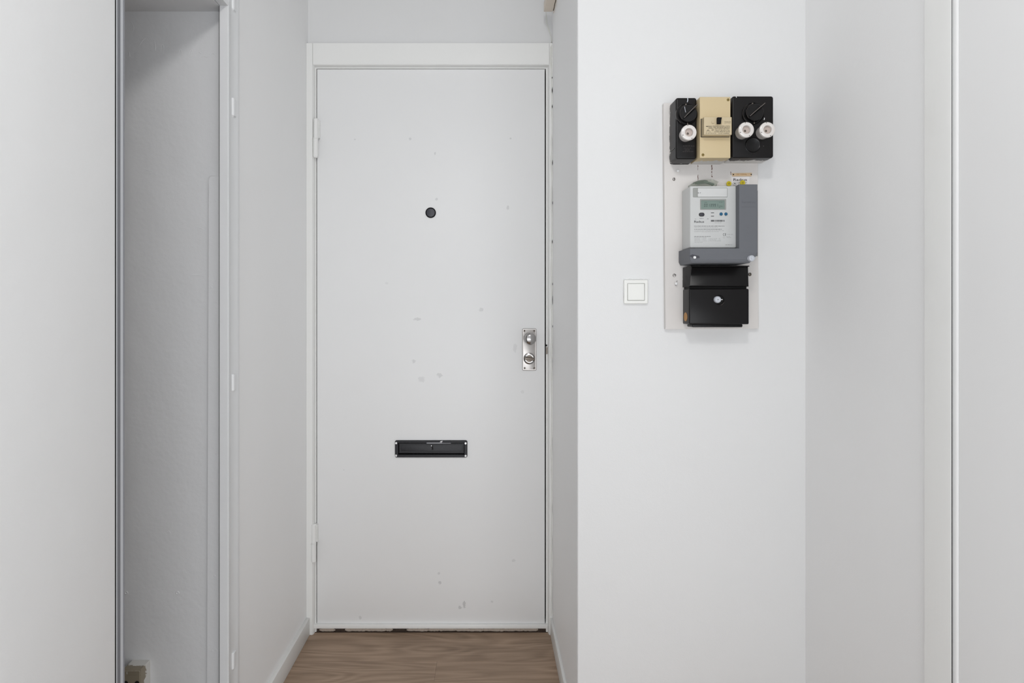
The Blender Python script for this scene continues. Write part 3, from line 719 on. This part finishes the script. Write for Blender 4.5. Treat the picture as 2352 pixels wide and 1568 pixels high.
def rotary(parent, px, py, r, ipx, ipy, ir, blade, yb, yr, yi, yt):
    """rotary isolator: flange disc at depth yr, inner disc at yi, thin blade handle to yt"""
    s = yr / F
    bm = B(); lathe(bm, X(px, yr), Z(py, yr), [(r * s, yb), (r * s, yr + 0.0015), (r * s - 0.0012, yr), (ir * s + 0.004, yr + 0.0003), (ir * s + 0.003, yr + 0.002), (0.0001, yr + 0.002)], 40)
    o = obj('rotary_switch', bm, 'black', parent)
    s = yi / F; bm = B(); lathe(bm, X(ipx, yi), Z(ipy, yi), [(ir * s + 0.001, yr + 0.003), (ir * s, yi + 0.001), (ir * s - 0.0012, yi), (0.0001, yi)], 36); obj('dial', bm, 'black', o)
    (ax, ay), (bx, by) = blade
    xa, za, xb, zb = X(ax, yi), Z(ay, yi), X(bx, yt), Z(by, yt)
    ln = math.hypot(xb - xa, zb - za); an = math.degrees(math.atan2(zb - za, xb - xa))
    pro = [(0, -.0016), (ln * .3, -.0032), (ln * .7, -.0042), (ln * .95, -.003), (ln, -.001), (ln, .0008), (ln * .6, .002), (ln * .25, .0022), (0, .0008)]
    bm = B(); P0 = rot_pts(xa, za, an, pro)
    P1 = rot_pts(xa, za, an, [(x if x < ln * .9 else x * 1.0, z * 0.35 + 0.0004) for x, z in pro])
    rings(bm, [[(x, yi + 0.0005, z) for x, z in P0], [(x, yt + 0.006 * (1 - min(1, math.hypot(x - xa, z - za) / ln)), z) for x, z in P1]])
    obj('handle_blade', bm, 'black', o)
    top = [P1[i] for i in (8, 7, 6, 5)]
    bm = B(); tube(bm, [(x, yt + 0.006 * (1 - min(1, math.hypot(x - xa, z - za) / ln)) - 0.0002, z) for x, z in top], 0.0006, 6); obj('worn_or_glint_edge', bm, 'edge_wear_glint', o)  # pale line paints the glint along the blade's worn edge
    for (ax_, ay_, ar, yy_, a0_, a1_) in ((px, py, r - 1.0, yr, 120, 235), (ipx, ipy, ir - 0.3, yi, 110, 225)):
        ss = yy_ / F; bm = B()
        tube(bm, [(X(ax_, yy_) + ar * ss * math.cos(math.radians(a)), yy_ + 0.0003, Z(ay_, yy_) + ar * ss * math.sin(math.radians(a))) for a in range(a0_, a1_, 6)], 0.00045, 6); obj('worn_or_glint_edge', bm, 'ink_and_glint_grey', o)  # grey arcs paint the glints on the disc rims
    for ang in (95, 275):
        a = math.radians(ang); s = yr / F
        bm = B(); lathe(bm, X(px, yr) + (r - 2.6) * s * math.cos(a), Z(py, yr) + (r - 2.6) * s * math.sin(a), [(0.0018, yr + 0.001), (0.0018, yr - 0.0006), (0.0001, yr - 0.001)], 10); obj('screw', bm, 'steel_dark', o)

# left fuse box (one fuse)
yf = 1.731; yb = ybd
fb = thing('fuse_box', 'narrow black bakelite fuse box with one porcelain fuse, left of the beige breaker', 'fuse box', (X(1576, yb), yb, Z(300, yb)))
bm = B(); plate(bm, X(1552.5, yf), X(1600.5, yf), Z(365, yf), Z(224, yf), yb, yf, 0.006, 0.004, 0.0006); obj('cover', bm, 'black_left', fb)
bm = B(); plate(bm, X(1541, yb), 0.5315, Z(378, yb), Z(242, yb), yb, yb - 0.006, 0.006, 0.002); obj('base', bm, 'black_left', fb)
bm = B(); box(bm, X(1552.5, yf) - 0.0016, X(1552.5, yf) + 0.002, yf + 0.012, yb - 0.008, Z(338.5, yf), Z(337, yf)); obj('seam', bm, 'black', fb)
rotary(fb, 1577.5, 262, 25, 1581.5, 260, 20, ((1570.5, 272), (1602.5, 239.5)), yf + .001, yf - 0.006, yf - 0.014, yf - 0.026)
fuse_cap(fb, 1583, 303.5, yf / 1.0185, yf + 0.001)
bm = B()
def worn_line(bm, y0, x0, x1, h, y):
    px = x0
    while px < x1:
        e = min(px + random.uniform(2.5, 6), x1); q = px
        while q < e: pxbar(bm, q, min(q + .7, e), y0 - h * random.uniform(.75, 1), y0, y); q += 1.05
        px = e + 1.3
worn_line(bm, 336, 1569, 1595, 1.7, yf); worn_line(bm, 340.5, 1571, 1588, 1.2, yf); worn_line(bm, 345, 1573, 1584, 1.4, yf); worn_line(bm, 348.5, 1568, 1593, 1.2, yf)
obj('lettering', bm, 'ink_and_glint_grey', fb)
for p_ in ([(1578.5, 225.5), (1580.5, 225.3), (1580.8, 231), (1579, 235), (1577.6, 234.5), (1578.8, 230)], ):
    bm = B(); prism(bm, [(X(a, yf), Z(b, yf)) for a, b in p_], yf + .001, yf - .0006, .0002); obj('paint_drip', bm, 'plug', fb)
bm = B(); yi = yf - 0.0142; tube(bm, [(X(a, yi), yi - .0003, Z(b, yi)) for a, b in ((1572.2, 245), (1573.5, 252), (1575, 258))], .0007, 6); obj('paint_drip', bm, 'plug', fb)

# beige residual current breaker
yf = 1.715
rc = thing('circuit_breaker', 'beige residual current breaker between the two black fuse boxes', 'circuit breaker', (X(1642, yb), yb, Z(300, yb)))
bm = B(); plate(bm, X(1607.3, yf), X(1678, yf), Z(362.6, yf), Z(222.3, yf), yb, yf, 0.0012, 0.0012); obj('housing', bm, 'beige', rc)
ym = yf - 0.020
bm = B(); x0, x1, z0, z1 = X(1617, ym), X(1681, ym), Z(309.3, ym), Z(268.5, ym)
plate(bm, x0, x1, z0, z1, yf + 0.001, ym, 0.0012, 0.0015)
md = obj('breaker_module', bm, 'beige2', rc)
bm = B(); frame_plate(bm, x0 - 0.002, x1 + 0.0012, z0 - 0.0015, z1 + 0.0012, x0 - 0.0001, x1 + 0.0001, z0 - 0.0001, z1 + 0.0001, yf + .0005, yf - 0.0006, yf, 0.001, 0.0004, 0.001); obj('module_gap', bm, 'ink_dark', rc)
bm = B(); frame_plate(bm, X(1642.3, ym), X(1657.8, ym), Z(286.8, ym), Z(269.8, ym), X(1645, ym), X(1656, ym), Z(286, ym), Z(270.5, ym), ym + .0005, ym - 0.0022, ym - .0002, 0.003, 0.001, 0.001); obj('toggle_surround', bm, 'beige2', md)
bm = B(); pts = [(1645, 285.6), (1653.5, 285.6), (1654.2, 279), (1656, 271.2), (1646.6, 271), (1645.4, 275)]
prism(bm, [(X(a, ym), Z(b, ym)) for a, b in pts], ym + 0.001, ym - 0.0075, 0.0006); obj('toggle', bm, 'black_matte', md)
bm = B(); plate(bm, X(1634.5, ym), X(1639.7, ym), Z(283.2, ym), Z(278.2, ym), ym + .001, ym - 0.002, 0.0006, 0.0006); obj('test_button', bm, 'beige2', md)
bm = B(); bo = 0.012
text_bm(bm, 'Moeller-Felt', 1664, 1679, 280.3, 278.6, ym); text_bm(bm, 'A U S T R I A', 1664, 1679, 283.2, 281.4, ym)
text_bm(bm, 'MEDEX.', 1621.5, 1635.5, 291.3, 289.1, ym, .02, .25); text_bm(bm, '25/003', 1627, 1636.2, 294.9, 292.8, ym, .02, .25)
for s, a, b_, base in (('PRØVEKNAPPEN »TEST«', 1637, 1676.8, 290.6), ('BØR BETJENES MINDST', 1638.6, 1676.5, 294), ('EEN GANG OM ÅRET', 1642.2, 1675.5, 297), ('Udløser afbryderen ikke', 1642, 1676.6, 300.6),
                       ('normalt, tilkald da snarest', 1640, 1676.6, 303.5), ('en aut. installatør', 1650, 1675.4, 306.8)):
    text_bm(bm, s, a, b_, base, base - 1.75, ym, .016)
worn_line(bm, 306.6, 1621.2, 1645.5, 1.2, ym)
# test mark and switch diagram
tube(bm, [(X(1637, ym) + .0024 * math.cos(a * .35), ym - .0001, Z(298.0, ym) + .0024 * math.sin(a * .35)) for a in range(19)], .0003, 4)
text_bm(bm, 'D', 1636.1, 1637.9, 299, 297, ym, .01)
for a in ((1622, 1625, 300.2, 300.8), (1625, 1626, 298, 300.8), (1627, 1628, 297.6, 300.6), (1628, 1630.5, 299.8, 300.3), (1621.5, 1624.5, 303, 303.4), (1627, 1633, 302.7, 303.3)): pxbar(bm, *a, ym)
obj('lettering', bm, 'ink_dark', md)
for px, py in ((1672.4, 229.2), (1614.6, 355.6)):
    bm = B(); s = yf / F; cx, cz = X(px, yf), Z(py, yf); lathe(bm, cx, cz, [(3.3 * s, yf + .001), (3.3 * s, yf - 0.0004), (2.6 * s, yf - 0.0010), (0.0001, yf - 0.0010)], 16); o = obj('screw', bm, 'brass', rc)
    bm = B(); box(bm, -2.2 * s, 2.2 * s, -.0003, .0003, -.0004, .0004); bmesh.ops.rotate(bm, verts=bm.verts, cent=(0, 0, 0), matrix=Matrix.Rotation(math.radians(-70 if px > 1650 else -20), 3, 'Y')); bmesh.ops.translate(bm, verts=bm.verts, vec=(cx, yf - .0011, cz)); obj('slot', bm, 'dark', o)

# right fuse box (two fuses)
yf = 1.728
fb = thing('fuse_box', 'wide black bakelite fuse box with two porcelain fuses, right of the beige breaker', 'fuse box', (X(1729, yb), yb, Z(300, yb)))
bm = B(); plate(bm, X(1681.5, yf), X(1776.5, yf), Z(362.5, yf), Z(220.5, yf), yb, yf, 0.006, 0.003); obj('cover', bm, 'black_right', fb)
rotary(fb, 1730.5, 260, 25, 1734.5, 257.5, 20, ((1721, 268.5), (1758, 236.8)), yf + .001, yf - 0.006, yf - 0.014, yf - 0.026)
fuse_cap(fb, 1715, 297.3, yf / 1.0195, yf + .001); fuse_cap(fb, 1763.4, 297.3, yf / 1.0195, yf + .001)
bm = B(); s = yf / F; cx, cz = X(1729, yf), Z(333, yf)
lathe(bm, cx, cz, [(18.2 * s, yf + .001), (18.2 * s, yf - .0008), (17.4 * s, yf - .0012), (16.9 * s, yf - .0004), (16.6 * s, yf - .0022), (15.6 * s, yf - .003), (14.6 * s, yf - .0024), (0.0001, yf - .0022)], 36); obj('blank_cover', bm, 'black', fb)
bm = B(); prism(bm, [(X(a, yf), Z(b, yf)) for a, b in ((1754, 275.5), (1756, 275), (1756.5, 271), (1755.4, 270), (1754.6, 273))], yf + .001, yf - .0006, .0002); obj('paint_drip', bm, 'plug_white', fb)
bm = B(); prism(bm, [(X(a, yf), Z(b, yf)) for a, b in ((1690, 220.8), (1691.6, 221), (1692.2, 224.6), (1691, 224.2))], yf + .001, yf - .0006, .0002); obj('paint_drip', bm, 'plug_white', fb)

# ------------------------------------------------------------------ electricity meter
yl, ydk, yt = 1.719, 1.696, 1.6962      # fronts of light cover, right column, terminal cover
em = thing('electricity_meter', 'grey digital electricity meter with slate grey side and display, centre of the board', 'electricity meter', (X(1650, yb), yb, Z(515, yb)))
bm = B(); plate(bm, X(1585, yl), X(1691, yl), Z(569, yl), Z(427, yl), yb - 0.004, yl, 0.003, 0.002); obj('front_cover', bm, 'meter_light', em)
bm = B()
x0, x1, xs = X(1698, ydk), X(1740.5, ydk), X(1690.5, yl)
zt_, zb_ = Z(423, ydk), Z(581, ydk)
rings(bm, [[(xs + .001, yb - .004, zb_), (X(1740.5, yb - .004) , yb - .004, zb_), (X(1740.5, yb - .004), yb - .004, zt_), (xs + .001, yb - .004, zt_)],
           [(xs, yl - .001, zb_), (x1 + .001, yl, zb_), (x1 + .0004, yl, zt_), (xs, yl - .001, zt_)],
           [(x0 - .001, ydk + .002, zb_), (x1, ydk + .002, zb_), (x1, ydk + .002, zt_), (x0 - .001, ydk + .002, zt_)],
           [(x0, ydk, zb_ + .001), (x1 - .0015, ydk, zb_ + .001), (x1 - .0015, ydk, zt_ - .0015), (x0, ydk, zt_ - .0015)]])
obj('side_cover', bm, 'meter_dark', em)
# terminal cover at the bottom: sloping ends
bm = B()
P = [(1584, 569.5), (1698, 569.5), (1741, 578), (1738, 584), (1735, 591), (1722, 603.5), (1588, 604), (1584, 596)]
def pz(pts, y): return [(X(a, y), y, Z(b, y)) for a, b in pts]
P0 = [(X(a, yt) if a > 1600 else X(a, yt) - .001, yb - .003, Z(b, yt)) for a, b in P]
rings(bm, [P0, pz(P, yt)[0:0] or [(x, yt + .002, z) for x, y, z in pz(P, yt)], [(x + (.0015 if i in (0, 6, 7) else -.0015), yt, z + (-.0012 if i < 3 else .0012)) for i, (x, y, z) in enumerate(pz(P, yt))]])
tc_ = obj('terminal_cover', bm, 'meter_dark', em)
bm = B(); box(bm, X(1587, yt), X(1722, yt), yt - .0016, yb - .006, Z(600, yt), Z(596.8, yt), .0006); obj('ridge', bm, 'meter_dark', tc_)
# recessed seal pocket (left) and sealing screws
bm = B(); prism(bm, [(X(a, yt), Z(b, yt)) for a, b in ((1583.5, 587.5), (1590, 584), (1606, 587.5), (1607, 592.5), (1594, 593.6))], yt + .001, yt - .0004); obj('seal_pocket', bm, 'button_dark', tc_)
bm = B(); s = yt / F; lathe(bm, X(1595, yt), Z(591.2, yt), [(3.3 * s, yt), (3.3 * s, yt - .003), (2.5 * s, yt - .004), (1.2 * s, yt - .004), (1.0 * s, yt - .003), (.0001, yt - .003)], 14); obj('seal_screw', bm, 'plug_white', tc_)
yy = yt - .012; bm = B(); s = yy / F
lathe(bm, X(1727.5, yy), Z(592.8, yy), [(7.2 * s, yt + .02), (7.2 * s, yy + .002), (6.4 * s, yy + .0005), (5.2 * s, yy), (4.6 * s, yy + .0012), (2.0 * s, yy + .0012), (1.6 * s, yy), (.0001, yy)], 24); so2 = obj('seal_screw', bm, 'plug', tc_)
bm = B(); box(bm, X(1734, yy), X(1737.5, yy), yy + .002, yy + .004, Z(592, yy), Z(590.6, yy)); obj('seal_tab', bm, 'plug', so2)
# slider compartment
bm = B(); x0, x1, z0, z1 = X(1592, yl), X(1670.5, yl), Z(452.5, yl), Z(431.8, yl)
frame_plate(bm, x0 - .0006, x1 + .0006, z0 - .0006, z1 + .0006, x0, x1, z0, z1, yl + .0005, yl - .0006, yl - .0001, .0025, .0003, .002); obj('slider_rim', bm, 'bezel', em)
bm = B(); plate(bm, x0 + .0002, X(1604, yl), z0 + .0002, z1 - .0002, yl + .001, yl - .0002, .002, .0001); obj('slider_well', bm, 'bezel', em)
bm = B(); plate(bm, X(1602.5, yl), x1 - .0004, z0 + .0005, z1 - .0005, yl + .001, yl - .0016, .0015, .0006); sl = obj('slider', bm, 'meter_pale', em)
bm = B(); ysl = yl - .0016; text_bm(bm, 's r', 1602.8, 1610, 443.8, 441, ysl, .02); obj('lettering', bm, 'ink', sl)
# display
bm = B(); frame_plate(bm, X(1608, yl), X(1667.5, yl), Z(481.3, yl), Z(457, yl), X(1610, yl), X(1664, yl), Z(479.8, yl), Z(460.2, yl), yl + .0005, yl - .0014, yl - .0001, .0016, .0006, .0006)
lc = obj('display', bm, 'bezel', em)
ylc = yl - .0003
bm = B(); pxbar(bm, 1609.5, 1664.5, 459.8, 480.2, yl, .0003); obj('display_glass', bm, 'lcd', lc)
bm = B()
SEG = {'0': 'abcdef', '1': 'bc', '3': 'abcdg', '9': 'abcdfg'}
def seg_digit(ch, px, w_, top, bot):
    th = 0.75; mid = (top + bot) / 2; L, R = px, px + w_
    for sgm in SEG[ch]:
        q = {'a': (L + .5, R - .3, top, top + th), 'g': (L + .4, R - .4, mid - th / 2, mid + th / 2), 'd': (L + .3, R - .5, bot - th, bot), 'f': (L + .1, L + .1 + th, top + .4, mid - .3), 'e': (L - .1, L - .1 + th, mid + .3, bot - .4),
             'b': (R - th + .1, R + .1, top + .4, mid - .3), 'c': (R - th - .1, R - .1, mid + .3, bot - .4)}[sgm]
        pxbar(bm, *q, ylc)
for i, ch in enumerate('0013991'):
    seg_digit(ch, 1617.0 + i * 4.75 + (0.9 if i > 4 else 0) * 0, 3.3, 468, 474.6)
text_bm(bm, 'kWh', 1651, 1659.5, 474.6, 472.2, ylc); pxbar(bm, 1651, 1654, 476, 476.7, ylc); text_bm(bm, '1.8.0', 1617, 1624, 466.2, 463.6, ylc); text_bm(bm, 'L123', 1652, 1659, 465.2, 463, ylc)
obj('digits', bm, 'lcd_ink', lc)
# buttons
bm = B(); plate(bm, X(1605, yl), X(1618, yl), Z(497, yl), Z(488.2, yl), yl + .0005, yl - .001, .0047, .0005); ob_ = obj('optical_port', bm, 'ink', em)
bm = B(); plate(bm, X(1607.5, yl), X(1615.5, yl), Z(495, yl), Z(490.2, yl), yl, yl - .0016, .0026, .0005); obj('lens', bm, 'button_dark', ob_)
for px in (1656, 1667):
    bm = B(); s = yl / F; cx, cz = X(px, yl), Z(491.5, yl); lathe(bm, cx, cz, [(4.9 * s, yl + .0005), (4.9 * s, yl - .0005), (4.2 * s, yl - .0012), (3.6 * s, yl - .0006), (.0001, yl - .0006)], 20); q = obj('push_button', bm, 'meter_pale', em)
    bm = B(); lathe(bm, cx, cz, [(3.5 * s, yl), (3.5 * s, yl - .0018), (2.6 * s, yl - .0026), (.0001, yl - .0028)], 18); obj('button_cap', bm, 'blue', q, 'blue button cap')
# print
bm = B()
pxbar(bm, 1633, 1640, 488, 489.4, yl); pxbar(bm, 1633, 1640, 495.5, 496.9, yl)
text_bm(bm, 'Radıus', 1594.6, 1617.2, 511.2, 506.2, yl, .012)
px = 1633.0
for i in range(30):
    wd = random.choice((.35, .5, .8, 1.1)); pxbar(bm, px, px + wd, 505, 508.8, yl); px += wd + random.choice((.3, .5, .8))
    if px > 1664.3: break
text_bm(bm, 'C E', 1660.5, 1667.3, 541, 535.6, yl, .015)
def greek(y0, x0, x1, h, dens=.8):
    px = x0
    while px < x1:
        wl = random.uniform(2, 6.5); e = min(px + wl, x1); q = px
        while q < e: pxbar(bm, q, min(q + .62, e), y0 - h * random.uniform(.75, 1), y0, yl); q += .92
        px = e + 1.1
greek(519.6, 1594.7, 1664, 1.2); greek(527, 1594.7, 1658, 1.2); greek(543.5, 1594.7, 1632, 1.25); greek(501.8, 1607, 1616, .9); greek(562.4, 1666.5, 1682, .9)
greek(503.3, 1595.8, 1599.8, .9); greek(503, 1624, 1627.5, .9)
obj('printed_text', bm, 'ink', em)
bm = B()
for yy_, a, b_ in ((522.5, 1594.7, 1649), (530, 1594.7, 1663), (532.4, 1594.7, 1651), (546, 1594.7, 1622), (548.8, 1595, 1608), (551.3, 1595, 1609), (553.8, 1595, 1609), (556.6, 1595, 1614), (548.5, 1615, 1622), (551, 1615, 1621), (553.5, 1615, 1625),
                   (548.3, 1630, 1647), (551, 1630, 1646), (553.5, 1630, 1650), (548, 1651, 1654), (551, 1651, 1656), (553.5, 1650, 1656), (512, 1641, 1657), (538.5, 1669, 1683), (543.5, 1668, 1678), (546, 1669, 1679)):
    greek(yy_, a, b_, .85)
for px in (1612.5, 1627.8): pxbar(bm, px, px + .25, 547, 556, yl)
for q in ((1661, 1665, 542.8, 543.1), (1661, 1665, 546.3, 546.6), (1661, 1661.3, 542.8, 546.6), (1664.7, 1665, 542.8, 546.6)): pxbar(bm, *q, yl)
obj('small_print', bm, 'ink_soft', em)
bm = B(); text_bm(bm, 'kamstrup', 1704, 1735, 466, 461, ydk, 0.0); pxbar(bm, 1703, 1736, 474.9, 475.6, ydk); obj('embossed_name', bm, 'meter_emboss', em)

# items tucked above the meter, on the board
ys_ = ybd
bm = B(); prism(bm, pz and [(X(a, ys_), Z(b, ys_)) for a, b in ((1680.5, 398), (1726.5, 397), (1726, 404.6), (1682, 405))], ys_ + .0005, ys_ - .0022, .0006)
tg = tag(obj('number_strip', bm, 'tan'), 'tan number strip nailed above the paper sticker', 'label strip')
bm = B(); text_bm(bm, '25-1004a', 1691.5, 1715.5, 401.9, 398.6, ys_ - .0022); obj('lettering', bm, 'orange', tg)
for px, py in ((1683.8, 401.2), (1726.6 - 2.0, 401)):
    bm = B(); lathe(bm, X(px, ys_), Z(py, ys_), [(.0016, ys_ - .001), (.0016, ys_ - .003), (.0001, ys_ - .0034)], 10); obj('nail_head', bm, 'dark', tg)
bm = B(); prism(bm, [(X(a, ys_), Z(b, ys_)) for a, b in ((1678.8, 426), (1720.5, 426), (1721.3, 405.5), (1680, 406.2))], ys_ + .0002, ys_ - .0007)
sk = tag(obj('sticker', bm, 'sticker'), 'white paper sticker with black lettering tucked behind the meter', 'sticker')
bm = B(); y = ys_ - .0007; text_bm(bm, 'Radıus', 1684.5, 1715.5, 415.3, 409.2, y, .012); text_bm(bm, '1291137', 1692.5, 1715, 421.2, 418.2, y, .008); obj('lettering', bm, 'ink', sk)
for px, py, r, mt, lab in ((1674.8, 421.3, 5.7, 'yellow', 'yellow round seal left of the paper sticker above the meter'), (1706.3, 419.5, 5.9, 'yellow', 'yellow round seal hanging in front of the paper sticker'),
                           (1687.8, 421.5, 4.4, 'seal_grey', 'clear round seal between the two yellow seals')):
    y = ys_ - .007 if r > 5 else ys_ - .003
    s = y / F; cx, cz = X(px, y), Z(py, y); bm = B()
    lathe(bm, cx, cz, [(r * s * .9, y + .0045 if r > 5 else y + .002), (r * s, y + .003 if r > 5 else y + .0015), (r * s, y + .0008), (r * s * .88, y), (r * s * .7, y + .0008), (.0001, y + .0008)], 24)
    o = tag(obj('seal', bm, mt), lab, 'seal')
    bm = B()
    if r > 5: lathe(bm, cx, cz, [(r * s * .55, y + .001), (r * s * .55, y + .0004), (.0001, y + .0003)], 9, .3); obj('imprint', bm, 'yellow_dark', o)
    else: prism(bm, [(cx - .002, cz + .0002), (cx + .0004, cz - .0016), (cx + .0026, cz - .001), (cx, cz + .0018)], y + .001, y + .0004); obj('imprint', bm, 'ink', o)
# crumpled clear bag with coiled wire
bm = B(); yb2 = ybd - .016
pk = [(1583, 430), (1583, 425.5), (1592, 419.5), (1604, 414.5), (1620, 412), (1634, 411), (1640, 412.2), (1653, 416.5), (1648, 422), (1645, 430)]
rs_ = []
for dy, k in ((.013, .92), (.008, 1.0), (0.0, .97), (-.008, .8), (-.012, .5)):
    cx, cz = 1617, 424
    rs_.append([(X(cx + (a - cx) * k + random.uniform(-.8, .8), yb2), yb2 + dy + random.uniform(-.0015, .0015), Z(cz + (b - cz) * k + random.uniform(-.5, .5), yb2)) for a, b in pk])
rings(bm, rs_)
bg_ = tag(obj('plastic_bag', bm, 'bag'), 'crumpled clear plastic bag of coiled wire tucked behind the meter top', 'bag')
for j in range(7):
    bm = B(); pts = []
    for i in range(13):
        u = i / 12; px = 1592 + j * 1.5 + (1650 - 10 - 1592 - j * 2.2) * u; py = 424 - (9.5 - j * 1.15) * math.sin(math.pi * min(1, .12 + u * .9)) + .5 * math.sin(9 * u + j)
        pts.append((X(px, yb2), yb2 + .004 * math.sin(j * 2.1) , Z(py, yb2)))
    tube(bm, pts, .0009 + .0004 * (j % 3), 6); obj('coiled_wire', bm, 'wire', bg_)

# ------------------------------------------------------------------ terminal box below the meter
yf = 1.735
tb = thing('terminal_box', 'black bakelite terminal box below the electricity meter with a white sealing plug', 'terminal box', (X(1645, yb), yb, Z(680, yb)))
def trap(bm, top, bot, y0, y1, y1t, ins):
    (ta, tb_, tp), (ba, bb_, bp) = top, bot
    r0 = [(X(ba, y1) - .0012, y0, Z(bp, y1)), (X(bb_, y1) + .0004, y0, Z(bp, y1)), (X(bb_, y1) - .0004, y0, Z(tp, y1t) - .001), (X(ba, y1) - .0006, y0, Z(tp, y1t) - .001)]
    fr = [(X(ba, y1), y1, Z(bp, y1)), (X(bb_, y1), y1, Z(bp, y1)), (X(tb_, y1t), y1t, Z(tp, y1t)), (X(ta, y1t), y1t, Z(tp, y1t))]
    r1 = [(x, y + ins, z) for x, y, z in fr]
    sg = ((1, 1), (-1, 1), (-1, -1), (1, -1))
    r2 = [(x + ins * .35 * a, y + ins * .3, z + ins * .35 * b) for (x, y, z), (a, b) in zip(fr, sg)]
    r3 = [(x + ins * a, y, z + ins * b) for (x, y, z), (a, b) in zip(fr, sg)]
    rings(bm, [r0, r1, r2, r3])
bm = B(); trap(bm, (1588.5, 1719, 611.5), (1583, 1720.5, 658), yb - .002, yf, yf + .010, .003); uc = obj('upper_cover', bm, 'black_low', tb)
bm = B(); box(bm, X(1586, yf + .01), X(1720.5, yf + .01), yf + .0065, yb - .008, Z(612.2, yf + .01), Z(610, yf + .01), .0007); obj('lip', bm, 'black', uc)
bm = B(); plate(bm, X(1583, yf), X(1720.5, yf), Z(744.5, yf), Z(663, yf), yb - .002, yf, .003, .003); lc_ = obj('lower_cover', bm, 'black_low', tb)
bm = B(); box(bm, X(1586, yf), X(1718, yf), yf + .01, yb, Z(668, yf), Z(655, yf)); obj('joint', bm, 'black_matte', tb)
bm = B(); plate(bm, X(1590, yf + .014), X(1706, yf + .014), Z(751.3, yf + .014), Z(744, yf + .014), yb, yf + .014, .003, .002); obj('base_lip', bm, 'black', tb)
# plug in its round well
s = yf / F; cx, cz = X(1651.8, yf), Z(688.3, yf)
bm = B(); lathe(bm, cx, cz, [(11.6 * s, yf + .0005), (11.6 * s, yf - .0008), (10.8 * s, yf - .0012), (10.2 * s, yf - .0002), (.0001, yf - .0002)], 32); obj('plug_well', bm, 'black_matte', lc_)
bm = B()
tube(bm, [(cx + 12 * s * math.cos(math.radians(a)), yf - .0006, cz + 12.5 * s * math.sin(math.radians(a))) for a in range(-75, -20, 8)], .0006, 6); obj('well_edge', bm, 'ink_and_glint_grey', lc_)
yp = yf - .009; s = yp / F; cx, cz = X(1649.5, yp), Z(687.8, yp); bm = B()
lathe(bm, cx, cz, [(7.9 * s, yf), (7.8 * s, yp + .0025), (7.0 * s, yp + .001), (5.8 * s, yp), (5.2 * s, yp + .001), (3.6 * s, yp + .001), (3.2 * s, yp), (1.2 * s, yp), (.8 * s, yp + .001), (.0001, yp + .001)], 26)
pg = obj('sealing_plug', bm, 'plug', lc_, 'pale grey sealing plug')
bm = B(); box(bm, cx + 6.5 * s, cx + 11.5 * s, yp + .003, yp + .0055, cz - .8 * s, cz + .9 * s, .0004); obj('plug_tab', bm, 'plug_white', pg)
bm = B(); lathe(bm, cx, cz, [(.9 * s, yp + .0005), (.9 * s, yp - .0004), (.0001, yp - .0005)], 8); obj('pin', bm, 'ink', pg)
# ochre knock-out on the left cheek
bm = B(); n = 22; xk = X(1583, yf); yk, zk = 1.7655, Z(727.5, 1.76)
for_r = lambda r, dx: [(xk + dx, yk + .0145 * r * math.cos(2 * math.pi * i / n), zk + .0115 * r * math.sin(2 * math.pi * i / n)) for i in range(n)]
rings(bm, [for_r(1, .001), for_r(1, -.0008), for_r(.82, -.0012), for_r(.75, -.0007)]); obj('knockout', bm, 'orange', lc_, 'ochre knock-out disc')

# ------------------------------------------------------------------ trunking and cable at the top of the alcove's right wall
yt0 = 2.43; zb = Z(27, yt0)
tr = thing('cable_trunking', 'cream cable trunking high on the alcove wall above the entrance door', 'trunking', (0.22, 2.1, zb))
bm = B(); box(bm, X(1249, yt0), XA - 0.0045, 1.83, yt0, zb, zb + 0.03, .001); obj('channel', bm, 'trunking', tr)
bm = B(); box(bm, XA - 0.0044, XA, 1.83, yt0, zb + 0.0035, zb + 0.03); obj('trunking_shade', bm, 'dark', tr)  # dark filler painted as the shade between trunking and wall
bm = B(); box(bm, XA - 0.0022, XA - 0.0002, 1.83, yt0 + 0.01, zb - .001, zb + 0.003); obj('back_strip', bm, 'trunking', tr)
bm = B(); yv = YW - .0025
pts = [(X(1254, yv), yv, Z(15, yv)), (X(1254.2, yv), yv, Z(35, yv)), (X(1255.5, yv), yv, Z(52, yv)), (X(1261, yv), yv, Z(70, yv)), (X(1265.5, yv), yv, Z(84, yv)), (X(1267, yv), yv, Z(93, yv)), (X(1265.2, yv), yv - .004, Z(101, yv)), (X(1263.8, yv), YF - .001, Z(108, YF)),
       (X(1264, YF), YF - .001, Z(135, YF)), (X(1265.5, YF), YF - .001, Z(160, YF)), (X(1268.5, YF), YF - .001, Z(180, YF))]
tube(bm, pts, .0016, 7)
tag(obj('thin_cable', bm, 'cable'), 'thin white painted cable running from trunking down to the door frame corner', 'cable')

# groups of like things
for o in bpy.data.objects:
    if o.parent: continue
    kind = o.name.split('.')[0]
    if kind == 'fuse_box': o['group'] = 'fuse boxes on the meter board'
    elif kind == 'seal': o['group'] = 'round seals above the meter'
    elif kind == 'screw': o['group'] = 'screws on the closet end wall'
